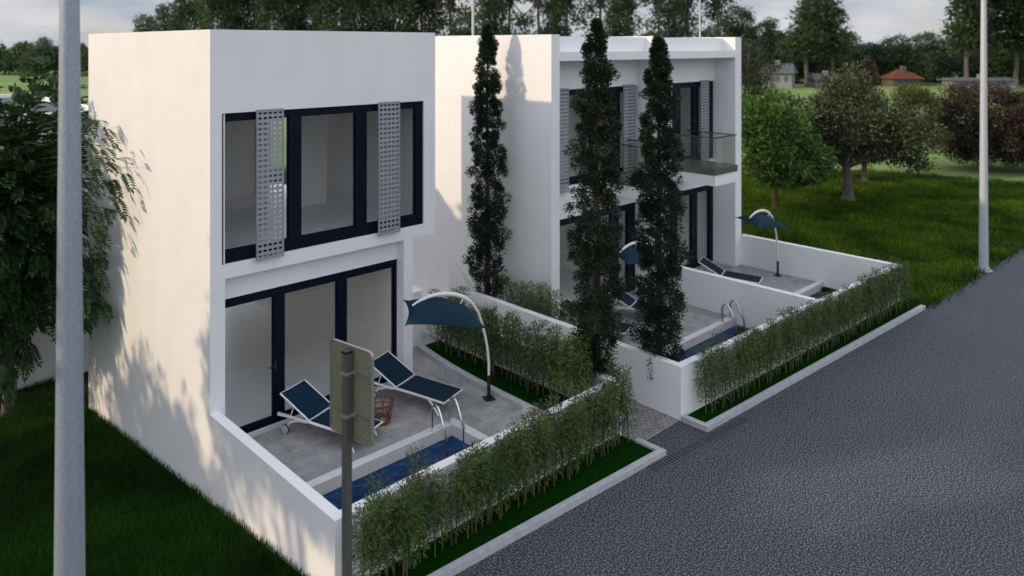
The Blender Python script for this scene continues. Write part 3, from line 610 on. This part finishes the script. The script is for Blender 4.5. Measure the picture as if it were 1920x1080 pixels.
# ---------------------------------------------------------------- bamboo
def bamboo_mesh(seed, h, nl, m_, spread=.13, low=.18, canes=1):
    g = np.random.default_rng(seed); t = empty('bamboo_plant'); c = MB(); V = []
    for q in range(canes):
        bx, by = g.normal(0, .03, 2) if canes > 1 else (0, 0); hx, hy = g.normal(0, .05, 2)
        P = [(bx+hx*k/5*k/5, by+hy*k/5*k/5, h*k/5) for k in range(6)]; c.tube(P, [.010,.010,.009,.008,.006,.002], 5)
        m_n = nl//canes; z = h*(low+(1-low+.03)*g.beta(1.5, 1.25, m_n)); tt = z/h
        r = spread*np.sqrt(g.random(m_n))*np.clip(1.45-tt*.8, .3, 1.15)*np.clip((tt-low)*5+.45, .3, 1)
        a = g.random(m_n)*2*math.pi; a = np.round(a/(2*math.pi)*14+g.normal(0, .35, m_n))/14*2*math.pi
        ctr = np.stack([bx+hx*tt**2, by+hy*tt**2, z], 1); out = np.stack([np.cos(a), np.sin(a), np.zeros(m_n)], 1)
        P_ = ctr+out*r[:, None]; D = out*.8+g.normal(0, .45, (m_n, 3))+np.array([0,0,-.22]); D[z > h*.86] += [0,0,.9]
        V.append(leaves(P_, D, g.normal(0, .5, (m_n, 3))+[0,0,1], g.uniform(.045, .085, m_n), g.uniform(.010, .016, m_n), .2, .12))
        for k in range(9):
            zz = h*(low+.08+(1-low-.12)*k/9); aa = g.random()*6.28; rr = spread*.8; x0, y0 = bx+hx*(zz/h)**2, by+hy*(zz/h)**2
            c.tube([(x0,y0,zz),(x0+rr*.6*math.cos(aa),y0+rr*.6*math.sin(aa),zz+.07),(x0+rr*1.1*math.cos(aa),y0+rr*1.1*math.sin(aa),zz+.08)], [.004,.003,.0015], 4, False)
    c.build('cane', 'cane', t); leafobj('foliage', V, m_, t); return t
variants = [bamboo_mesh(11, 1.06, 540, 'leaf_bamboo'), bamboo_mesh(12, 1.0, 520, 'leaf_bamboo'), bamboo_mesh(13, 1.10, 580, 'leaf_bamboo'), bamboo_mesh(14, 1.0, 900, 'leaf_bamboo_bright', .20, .22, 3)]
used = set()
def put_bamboo(i, x, y, z, rz, sc, label, group):
    v = variants[i]
    if i in used: return copy_tree(v, None, (x,y,z), rz, label, group, sc)
    used.add(i); v.location = (x,y,z); v.rotation_euler = (0,0,rz); v.scale = (sc,)*3 if not hasattr(sc, '__len__') else sc; tag(v, label, 'bamboo', group)
    v['category'] = 'bamboo'
def bam(n, x0, y0, x1, y1, z, label, group, jit=.05, sc=(.85, 1.1), bright=(), wide=1):
    for k in range(n):
        u = (k+.5)/n; s_ = random.uniform(*sc); i = 3 if k in bright else random.choice((0,1,2))
        lab = 'dense bright green clump of bamboo among the thinner canes of the near roadside bed' if i == 3 else label
        gr = group if i != 3 else 'dense bamboo clumps of the near roadside bed'
        put_bamboo(i, x0+(x1-x0)*u+random.uniform(-jit, jit), y0+(y1-y0)*u+random.uniform(-jit, jit), z, random.uniform(0, 6.28), (s_*wide, s_*wide, s_), lab, gr)
random.seed(5)
bam(44, .2, -3.80, 5.3, -3.80, .05, 'thin bamboo cane with drooping leaves in the near roadside bed', 'bamboo of the near roadside bed', .05, (.92, 1.1), (5,6,17,18,30), 1.15)
bam(62, 6.9, -4.22, 15.4, -4.68, .05, 'thin bamboo cane with drooping leaves in the long bed before the far wall', 'bamboo of the long roadside bed', .04, (.92, 1.12), (), 1.1)
bam(34, 4.93, .75, 4.93, -3.2, .38, 'thin bamboo cane with sparse leaves in the curved bed of the near patio', 'bamboo of the curved patio bed', .07, (.98, 1.16), (), 1.2)
bam(14, 7.05, 1.0, 7.05, -2.2, .09, 'thin bamboo cane rising behind the far garden wall beside the house side', 'bamboo behind the far side wall', .08, (1.0, 1.2), (), 1.3)

# ---------------------------------------------------------------- trees
def make_tree(name, label, cat, loc, trunk_h, trunk_r, crown, nclump, nleaf, lsize, leafm, barkm='bark', seed=1, clump_r=.3, group=None, limbs=10, elong=.45, flat=(1,1,.8), parent=None, fill=.55, spiky=0):
    """crown: list of ellipsoids (cx,cy,cz,rx,ry,rz,weight) relative to loc"""
    g = np.random.default_rng(seed); t = empty(name, loc, 0, label, cat, group); C = []
    wsum = sum(c[6] for c in crown)
    for c in crown:
        k = max(1, int(nclump*c[6]/wsum)); d = rdir(k, g); r = fill+(1-fill)*g.random(k)**.6; r *= 1+g.normal(0, .09, k)
        C.append(np.array(c[:3])+d*r[:, None]*np.array(c[3:6]))
    C = np.concatenate(C); k = len(C)
    cr_ = clump_r*g.uniform(.6, 1.3, k); off = rdir(k*nleaf, g)*(g.random(k*nleaf)**.5)[:, None]*np.repeat(cr_, nleaf)[:, None]*np.array(flat)
    P = np.repeat(C, nleaf, 0)+off; ctr = np.average(np.array([c[:3] for c in crown]), 0, [c[6] for c in crown])
    D = unit(off)+unit(P-ctr)*(.5+spiky)+g.normal(0, .5, P.shape); Nn = g.normal(0, .7, P.shape)+[0,0,1]
    ls = lsize*g.uniform(.7, 1.3, len(P))
    leafobj('crown', [leaves(P, D, Nn, ls, ls*elong)], leafm, t)
    m = MB(); top = Vector((g.normal(0, trunk_r*.4), g.normal(0, trunk_r*.4), trunk_h)); n = 6
    m.tube([(top.x*(i/n)**2+.25*trunk_r*math.sin(i*2), top.y*(i/n)**2, trunk_h*i/n) for i in range(n+1)], [trunk_r*(1.35 if i == 0 else 1-.35*i/n) for i in range(n+1)], 10)
    sel = g.permutation(k)[:limbs]
    for q in sel:
        e = Vector(C[q]); mid = top.lerp(e, .5)+Vector((g.normal(0, .1), g.normal(0, .1), -.08))*e.length*.3
        m.tube([top-Vector((0,0,.1)), top.lerp(mid, .5), mid, e], [trunk_r*.5, trunk_r*.38, trunk_r*.24, trunk_r*.07], 6, False)
    m.build('trunk', barkm, t)
    return t
# slim cypresses
def cypress(name, label, loc, h, rmax, seed, bare=.35):
    g = np.random.default_rng(seed); t = empty(name, loc, 0, label, 'cypress tree', 'slim dark cypresses'); nC = 760
    zz = bare+(h-bare)*g.random(nC)**.93; u = (zz-bare)/(h-bare)
    prof = rmax*np.clip(np.interp(u, [0,.04,.15,.5,.72,.85,.94,1], [.35,.75,1,.97,.80,.60,.38,.05]), .03, None)
    a = g.random(nC)*6.283; lob = 1+.20*np.sin(zz*7+a*1+g.random()*6)+.16*np.sin(zz*13+a*2)+g.normal(0, .08, nC); r = prof*lob*(.30+.70*g.random(nC)**.6)
    C = np.stack([r*np.cos(a), r*np.sin(a), zz], 1); out = np.stack([np.cos(a), np.sin(a), np.full(nC, .35)], 1); nl = 84
    off = rdir(nC*nl, g)*(g.random(nC*nl)**.45)[:, None]*np.repeat(.105*g.uniform(.5, 1.35, nC)*np.clip(1.15-u*.5, .5, 1.1), nl)[:, None]
    P = np.repeat(C, nl, 0)+off; D = unit(off)*1.0+np.repeat(out, nl, 0)*.8+g.normal(0, .25, P.shape)
    ls = g.uniform(.035, .066, len(P)); leafobj('crown', [leaves(P, D, rdir(len(P), g), ls, ls*.38)], 'leaf_cypress', t)
    m = MB(); m.tube([(0,0,0),(.01,0,h*.3),(0,.01,h*.7),(0,0,h*.97)], [.075,.06,.035,.008], 8)
    for k in range(60):
        q = g.integers(nC); e = C[q]; m.tube([(0,0,max(e[2]-.18,.2)), tuple(e*[.6,.6,1]-[0,0,.04]), tuple(e)], [.012,.008,.004], 4, False)
    m.build('trunk', 'bark_red', t)
cypress('cypress_tree', 'slim cypress standing against the side wall of the far house', (6.95,1.45,0), 6.95, .36, 21, .3)
cypress('cypress_tree', 'middle cypress, rooted at the front end of the curved patio bed', (5.48,-2.97,0), 6.9, .39, 22, .55)
cypress('cypress_tree', 'right-hand cypress, growing inside the corner of the far garden wall', (6.98,-3.22,0), 6.62, .40, 23, .45)

# rowan-like tree with pinnate leaves, left
def fronds(C, out, g, nlf=7, ln=.30, lf=.15, wd=.05):
    """pinnate leaves: rows of leaflets along a drooping rachis"""
    n = len(C); D = unit(out); side = unit(np.cross(D, [0,0,1.]+g.normal(0, .35, (n, 3)))); up = np.cross(side, D); V = []; st = []
    L0 = ln*g.uniform(.75, 1.2, n)
    for i in range(nlf):
        u = (i+1.2)/(nlf+.4); c = C+D*(L0*u)[:, None]-np.array([0,0,1])*(L0*u*u*.45)[:, None]
        for sgn in (-1, 1):
            d = side*sgn*.85+D*.62-np.array([0,0,.22]); V.append(leaves(c, d, up, lf*(1-.35*abs(u-.45)), wd, .12, .05))
    e = C+D*L0[:, None]-np.array([0,0,1])*(L0*.45)[:, None]; V.append(leaves(e, D-[0,0,.5], up, lf, wd, .12))
    V.append(leaves(C, D-[0,0,.25], up, L0*1.05, .008, 0, .2)); return V
g = np.random.default_rng(31)
t = empty('rowan_tree', (-1.25,7.3,gz(-1.25,7.3)), 0, 'leafy dark green tree with feathered leaves behind the nearest lamp post', 'tree'); zb = t.location.z
nF = 3400; d = rdir(nF, g); r = (g.random(nF)**.42); C = d*r[:, None]*np.array([1.55,1.4,2.95])*(1+.22*np.sin(d[:, :1]*7+d[:, 2:3]*5))
C[:, 2] += 2.95-zb; keep = C[:, 2] > .75; C = C[keep]; out = d[keep]+g.normal(0, .4, C.shape)+[0,0,.1]
d2_ = rdir(1300, g); l_ = np.array([-.85, -.95, 3.1-zb])+d2_*(g.random(1300)**.42)[:, None]*np.array([.85,.95,1.9]); l_ = l_[l_[:, 2] > .7]
C = np.concatenate([C, l_]); out = np.concatenate([out, unit(l_-np.array([-.5,-.6,3.2-zb]))+g.normal(0, .4, l_.shape)])
k_ = 120; e_z = g.uniform(1.0, 5.2, k_); e_ = np.stack([g.uniform(.70, 1.05, k_), -1.2-np.interp(e_z, [1,2.4,3.4,4.6,5.2], [1.6,2.0,2.6,3.3,2.2])*g.random(k_)**.75, e_z-zb], 1); C = np.concatenate([C, e_]); out = np.concatenate([out, g.normal(0, .3, (k_, 3))*[.6,1,1]+[.12, -1.0, -.1]])
ok_ = (C[:, 0] < 1.08)|(C[:, 1] > -.4); C = C[ok_]; out = out[ok_]
leafobj('crown', fronds(C, out, g), 'leaf_rowan', t)
m = MB(); m.tube([(0,0,0),(.05,0,.8),(0,.05,1.7),(.03,0,2.6),(0,0,4.2)], [.11,.09,.075,.055,.02], 10)
for k in range(34):
    e = C[g.integers(len(C)-120)]*[.85,.85,1]; z0 = min(max(e[2]*.55, .7), 3.6); m.tube([(0,0,z0), (e[0]*.45, e[1]*.45, z0+(e[2]-z0)*.35), tuple(e)], [.024,.013,.004], 5, False)
for q in e_[::4]:
    m.tube([(.35, -.7, q[2]-.35), (q[0]*.8, q[1]*.6-.2, q[2]-.08), tuple(q)], [.010,.006,.003], 4, False)
m.build('trunk', 'bark', t)

# trees beside the far house
make_tree('maple_tree', 'bright green leafy bush-like tree beside the far house', 'tree', (23.9,3.1,0), 1.3, .12, [(0,0,2.9,1.5,1.5,1.7,3),(.4,-.3,1.9,1.7,1.6,1.0,2),(-.3,.6,3.6,1.1,1.1,.9,1),(.9,-1.0,1.8,1.0,.9,.7,.8)], 330, 60, .16, 'leaf_bright', 'bark_red', 41, .36, limbs=14, elong=.42)
t = make_tree('apple_tree', 'apple tree with a pale forked trunk and a few red apples on the lawn', 'tree', (27.6,1.75,0), 1.5, .24, [(0,0,3.4,1.7,1.7,1.5,3),(.9,-1.1,2.4,1.3,1.2,.7,1.2),(-.9,1.3,3.1,1.3,1.2,.9,1.2),(.8,-1.8,3.3,.9,1.0,.8,.7),(-.2,.1,4.6,.9,.9,.9,.7),(1.4,-2.2,2.0,.6,.7,.5,.4)], 300, 52, .18, 'leaf_apple', 'bark', 42, .40, limbs=34, elong=.42)
g = np.random.default_rng(43)
for k in range(9):
    d = rdir(1, g)[0]; d[0] = -abs(d[0]); m = MB(); c = (d[0]*1.7, d[1]*1.8, 2.7+d[2]*1.2); rr = .06; vs = []; fs = []
    m.tube([(c[0],c[1],c[2]-rr),(c[0],c[1],c[2]-rr*.7),(c[0],c[1],c[2]),(c[0],c[1],c[2]+rr*.75),(c[0],c[1],c[2]+rr*.85)], [rr*.35,rr*.8,rr,rr*.72,rr*.2], 10); m.build('apple', 'apple', t)
make_tree('conical_tree', 'dark brown conical tree top showing above the apple tree', 'tree', (32.6,3.0,0), 1.5, .15, [(0,0,2.0,1.2,1.2,1.3,3),(0,0,3.6,.95,.95,1.2,2),(0,0,4.9,.6,.6,.9,1.3)], 300, 46, .12, 'leaf_brown', 'bark', 44, .26, limbs=6)
make_tree('olive_tree', 'tall dark olive-green tree rising behind the bright bush beside the house', 'tree', (27.5,7.2,0), 2.5, .22, [(0,0,4.2,1.9,1.9,2.2,3),(.3,-.6,5.6,1.5,1.4,1.2,1.5),(.8,-1.6,3.6,1.2,1.3,1.2,1),(-1.0,1.2,5.6,1.6,1.6,1.0,1)], 420, 60, .10, 'leaf_olive', 'bark', 45, .38, limbs=30)
make_tree('shrub_tree', 'light olive-green sprouting shrub tree left of the brown hedge', 'tree', (36.6,1.9,0), 2.2, .06, [(0,0,3.2,1.0,1.0,1.1,2),(-.1,.4,3.9,.8,.8,.6,1),(.3,-.5,2.0,.9,.9,.5,.7)], 150, 60, .13, 'leaf_lime', 'bark', 46, .3, limbs=20)
make_tree('brown_bush_tree', 'large rounded brown-leaved bush tree behind the pale lamp post', 'tree', (41.2,.1,0), 1.0, .15, [(0,0,2.5,2.6,2.7,1.9,3),(0,0,1.3,2.5,2.5,1.0,1)], 640, 60, .15, 'leaf_brown', 'bark_red', 47, .42, limbs=20)
make_tree('brown_bush_tree', 'brown-leaved bush tree at the right edge of the picture', 'tree', (43.5,-3.2,0), 1.0, .15, [(0,0,2.7,2.9,2.9,2.1,3),(0,0,1.3,2.5,2.5,1.0,1)], 680, 60, .15, 'leaf_brown', 'bark_red', 48, .42, limbs=20)

# ---------------------------------------------------------------- trees of the plot to the left (they cast the dappled shade)
def uu(u, x=-8): return u-.535*x
def shade_tree(label, y0, crown, seed, n):
    make_tree('garden_tree', label, 'tree', (-8, y0, gz(-8, y0)), 2.4, .14, [(c[0], uu(c[1])-y0, c[2], c[3], c[4], c[5], c[6]) for c in crown], n, 40, .20, 'leaf_dark', 'bark', seed, .36, limbs=16, group=None, fill=.25)
shade_tree('broad garden tree outside the picture on the left, beside the near lawn', uu(2.5), [(0,2.9,4.1,1.0,2.0,1.55,3),(0,.9,3.9,1.0,1.1,1.5,2),(0,3.6,2.6,1,1.6,1.3,1.5)], 61, 330)
shade_tree('tall garden tree outside the picture on the left, nearest the road', uu(-3), [(0,-1.35,8.0,.9,.85,2.3,2.4),(0,-5.15,7.2,.8,.8,1.7,1.8),(0,-3.1,9.35,.8,1.5,.9,1.3),(0,-3.1,5.75,.8,2.4,.85,2.6),(0,-.8,5.7,1,.8,1.2,1)], 62, 640)
shade_tree('low bushy garden tree outside the picture on the left, between two taller ones', uu(-2.6), [(0,-3.6,2.7,1.0,2.0,1.25,3),(0,-.6,2.9,1.0,1.6,1.3,2)], 63, 260)

# ---------------------------------------------------------------- neighbouring and distant houses
t = empty('white_house', (-1.3,9.0,-2.0), 0, 'low white house at the left edge, behind the feathered tree', 'house')
m = MB(); m.box(0, 2.6, 0, .2, 0, 6.9); m.box(0, .2, .2, 9, 0, 6.9); m.box(2.4, 2.6, .2, 9, 0, 6.9); m.box(.2, 2.4, 8.8, 9, 0, 6.9); m.build('wall', 'white_render', t)
m = MB(); m.box(.2, 2.4, .2, 8.8, 6.62, 6.8); m.build('roof', 'roof_grey', t)
m = MB(); m.box(.7, 1.9, -.03, -.001, 4.6, 6.0); m.build('window', 'navy_frame', t)
def house(name, label, x, y, rz, w, d, h, rh, wm, rm, hip=True):
    t = empty(name, (x,y,0), rz, label, 'house'); m = MB(); m.box(-w/2, w/2, -d/2, d/2, -.5, h); m.build('wall', wm, t)
    r = MB(); o = .5; hx = w/2-(d/2 if hip else 0)
    r.add([(-w/2-o,-d/2-o,h),(w/2+o,-d/2-o,h),(w/2+o,d/2+o,h),(-w/2-o,d/2+o,h),(-hx,0,h+rh),(hx,0,h+rh)], [(0,1,5,4),(2,3,4,5),(1,2,5),(3,0,4),(3,2,1,0)]); rf = r.build('roof', rm, t)
    for k in (-.3, .05, .32):
        q = MB(); q.box(w*k-.3, w*k+.3, -d/2-.04, -d/2-.001, h*.45, h*.8); q.build('window', 'roof_grey', t)
    q = MB(); q.box(-w*.14-.35, -w*.14+.35, -d/2-.04, -d/2-.001, 0, h*.8); q.build('door', 'roof_grey', t)
    q = MB(); q.box(-.35, .35, -.9, -.3, h+rh*.3, h+rh+.5); q.build('chimney', wm, rf)
house('brick_house', 'distant bungalow with an orange hipped roof under the trees', 125.0, 33.0, TH-math.pi/2+.1, 4.6, 3.4, 1.2, 1.5, 'bark', 'roof_orange')
house('grey_house', 'distant pale house with a grey gable roof beside the olive-green tree', 107.0, 44.7, TH-math.pi/2-.5, 4.4, 3.4, 2.2, 1.5, 'house_grey', 'roof_grey', False)
house('grey_house', 'long pale distant shed left of the pale lamp post', 124.5, 22.0, TH-math.pi/2, 9, 3.0, 1.3, .4, 'house_grey', 'roof_grey', False)
house('grey_house', 'small distant pale shed seen behind the apple tree', 112.5, 40.0, TH-math.pi/2, 3.6, 3.0, 1.3, .8, 'house_grey', 'roof_grey', False)

# ---------------------------------------------------------------- distant trees
FWD = np.array([math.cos(TH), math.sin(TH)]); RT = np.array([math.sin(TH), -math.cos(TH)])
def far(az, d): q = np.array([-4.707, -11.408])+FWD*d+RT*az*d; return float(q[0]), float(q[1])
def proto(name, label, crown, seed, n, th=3, tr=.35, ls=.5, lm='leaf_far', cr=1.3, fill=.45, limbs=22):
    return make_tree(name, label, 'tree', (0,0,0), th, tr, crown, n, 26, ls, lm, 'bark', seed, cr, 'trees of the distant wood', limbs, .6, (1,1,.7), None, fill)
P1 = proto('distant_pine', 'tall dark distant tree with gaps of sky around its bare stem', [(0,0,13,3.6,3.6,2.0,2),(1.9,-1.2,10,1.7,1.7,.9,.5),(-1.9,1.0,8.3,1.5,1.5,.8,.4),(.5,.3,7.0,1.3,1.3,.6,.25),(0,0,15.8,2.8,2.8,2.4,1.4)], 71, 92, 11, .3)
P2 = proto('distant_tree', 'broad dense distant tree of the wood behind the roofs', [(0,0,8,4.4,4.4,4.6,3),(0,0,13,3.4,3.4,3.6,2),(1,-1,4.5,3.8,3.8,2.2,1.2)], 72, 330, 5, .4)
P3 = proto('distant_bush', 'low rounded distant tree at the far edge of the meadow', [(0,0,3,3.6,3.6,2.6,2),(1.2,0,4.4,2.2,2.2,1.6,1)], 73, 130, 1.5, .3)
P4 = proto('distant_tree', 'slender ragged distant tree with separate tufts of leaves', [(0,0,9,2.2,2.2,4,2),(1.5,0,13,1.8,1.8,2.5,1.2),(-1.6,.6,6.5,1.8,1.8,1.6,.8),(.8,0,17,1.8,1.8,2,1)], 74, 170, 9, .3)
first = set()
def put_far(p, px, d, sc, sz=None):
    x, y = far((px-960)/1427.7, d); s = (sc, sc, sz or sc); z = random.uniform(0, 6.28)
    if p.name not in first: first.add(p.name); p.location = (x,y,-.05); p.rotation_euler = (0,0,z); p.scale = s
    else: copy_tree(p, None, (x,y,-.05), z, None, None, s)
random.seed(9)
for px in range(-60, 260, 34): put_far(P3, px+random.uniform(-8, 8), random.uniform(160, 180), random.uniform(.85, 1.25))
put_far(P2, 84, 168, .45, .5)
for px, d, s, z in ((272,138,.62,.72),(318,130,.72,.82),(362,128,.85,1.1),(410,122,.9,1.2),(462,130,1.0,1.3),(515,122,.9,1.2),(570,130,1,1.3),(626,122,.95,1.2),(680,132,1.0,1.3),(735,124,.95,1.25),(792,130,1,1.25)): put_far(P2, px, d, s, z)
for px, d, s, z in ((845,126,1.0,1.2),(905,122,1.05,1.3),(955,130,1.0,1.3),(1010,124,1,1.25),(1062,130,1.05,1.3),(1125,124,1.0,1.25),(1180,130,1,1.3),(1235,124,1.0,1.2),(1290,130,1.05,1.3),(1345,126,1,1.15)): put_far(P1, px, d, s, z)
for px, d, s, z in ((870,150,.8,.75),(985,150,.7,.55),(1100,150,.7,.5),(1215,152,.7,.55),(1330,150,.75,.6),(1385,140,.75,.82)): put_far(P2, px, d, s, z)
for px, d, s, z in ((930,140,1,1.1),(1040,142,1,1.1),(1155,140,1,1.1),(1265,142,1,1.1),(1440,150,.8,.62),(1512,122,1.15,.95),(1560,124,1.1,1.0),(1812,118,1.2,1.1),(1845,122,1.3,1.2),(1905,120,1.2,1.2),(1940,118,1.2,1.1)): put_far(P4, px, d, s, z)
for px, d, s, z in ((1425,132,.7,.62),(1475,138,.75,.55),(1530,135,.85,.7),(1580,138,.8,.55),(1630,145,.7,.42),(1680,142,.7,.5),(1735,140,.75,.53),(1780,142,.7,.48),(1830,136,.9,.75),(1880,140,.8,.5),(1930,136,.9,.7)): put_far(P2, px, d, s, z)
for px in (1400, 1452, 1500, 1550, 1600, 1655, 1705, 1760, 1815, 1865, 1915, 1955): put_far(P3, px+random.uniform(-8, 8), random.uniform(126, 134), random.uniform(.8, 1.1))
make_tree('conifer_tree', 'pointed conifer tip showing above the roof of the near house', 'tree', (10.1,9.9,0), 4, .12, [(0,0,3.4,.9,.9,2.4,3),(0,0,5.8,.6,.6,1.3,1.5),(0,0,7.1,.26,.26,.75,.6)], 150, 50, .10, 'leaf_dark', 'bark', 75, .22, limbs=6)

# ---------------------------------------------------------------- grass blades (uncountable)
def grass(name, n, xr, yr, h, wdt, m_, seed, keepf, dens=None):
    g = np.random.default_rng(seed); x = g.uniform(*xr, n); y = g.uniform(*yr, n); k = keepf(x, y, g); x, y = x[k], y[k]; n = len(x)
    clump = .6+.8*(.5+.5*np.sin(x*2.3+np.sin(y*1.7)*2)*np.cos(y*2.9+np.sin(x*1.3)*2)); hh = h*g.uniform(.45, 1.3, n)*clump
    z = gz(x, y); B = np.stack([x, y, z], 1); a = g.random(n)*6.283; s = np.stack([np.cos(a), np.sin(a), 0*a], 1); ln = g.normal(0, .38, (n, 3)); ln[:, 2] = 1
    ww = wdt*g.uniform(.7, 1.3, n); T = B+ln*hh[:, None]; Mi = B+ln*hh[:, None]*.5; Mi[:, 2] += hh*.08
    V = np.stack([B-s*ww[:, None]/2, B+s*ww[:, None]/2, Mi+s*ww[:, None]*.4, T, Mi-s*ww[:, None]*.4], 1)
    o = npmesh(name, V.reshape(-1, 3), np.arange(n*5).reshape(-1, 5), m_); return tag(o, kind='stuff')
def keepL(x, y, g):
    ang = np.arctan2(y+11.4, x+4.7); d = np.hypot(y+11.4, x+4.7); return (ang < R(83))&(y > -4.28)&(g.random(len(x)) < np.clip((9/d)**1.2, .15, 1))
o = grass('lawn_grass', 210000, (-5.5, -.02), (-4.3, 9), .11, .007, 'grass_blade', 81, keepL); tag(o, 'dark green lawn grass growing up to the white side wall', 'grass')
def edge(x): return np.interp(x, [15.6,18,20.3,24.3,34,60], [-4.95,-5.05,-5.05,-5.2,-5.6,-7.5])
def keepR(x, y, g):
    d = np.hypot(y+11.4, x+4.7); ang = np.arctan2(y+11.4, x+4.7)
    return (d < 43.5)&(ang > R(10.5))&(ang < R(42))&(y > edge(x)-.12*g.random(len(x)))&((x > 15.9))&(g.random(len(x)) < np.clip((24/d)**1.0, .2, 1))
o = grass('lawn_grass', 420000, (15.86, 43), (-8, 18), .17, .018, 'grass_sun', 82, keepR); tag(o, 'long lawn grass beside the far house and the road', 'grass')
g = np.random.default_rng(83)
def tufts(pts, n, h, w_, m_, name, label):
    P = []; 
    for (x, y, s) in pts: P.append(np.stack([g.normal(x, s, n), g.normal(y, s, n), np.zeros(n)], 1))
    P = np.concatenate(P); P[:, 2] = gz(P[:, 0], P[:, 1]); D = g.normal(0, .35, P.shape)+[0,0,1]
    o = leafobj(name, [leaves(P, D, g.normal(0, 1, P.shape), h*g.uniform(.5, 1.3, len(P)), w_)], m_); tag(o, label, 'grass', None, 'stuff')
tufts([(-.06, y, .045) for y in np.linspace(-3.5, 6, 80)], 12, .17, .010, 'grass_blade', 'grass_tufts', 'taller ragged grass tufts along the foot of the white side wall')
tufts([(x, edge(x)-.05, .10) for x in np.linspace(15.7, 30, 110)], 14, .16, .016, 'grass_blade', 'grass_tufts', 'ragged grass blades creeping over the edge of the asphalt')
# small sprig hanging on the outer face of the far garden wall
t = empty('ivy_sprig', (6.53,-3.35,.93), 0, 'little dark sprig of leaves hanging on the corner of the far garden wall', 'plant'); m = MB(); m.tube([(.1,.1,.02),(0,0,.01),(-.03,-.05,-.2),(-.03,0,-.42)], .004, 5); m.build('stem', 'bark', t)
C = np.stack([g.normal(-.05, .015, 46), g.normal(-.03, .035, 46), -.36*g.random(46)], 1); leafobj('leaf_cluster', [leaves(C, rdir(46, g)+[-.5,0,-.3], rdir(46, g), .045, .02)], 'leaf_cypress', t)
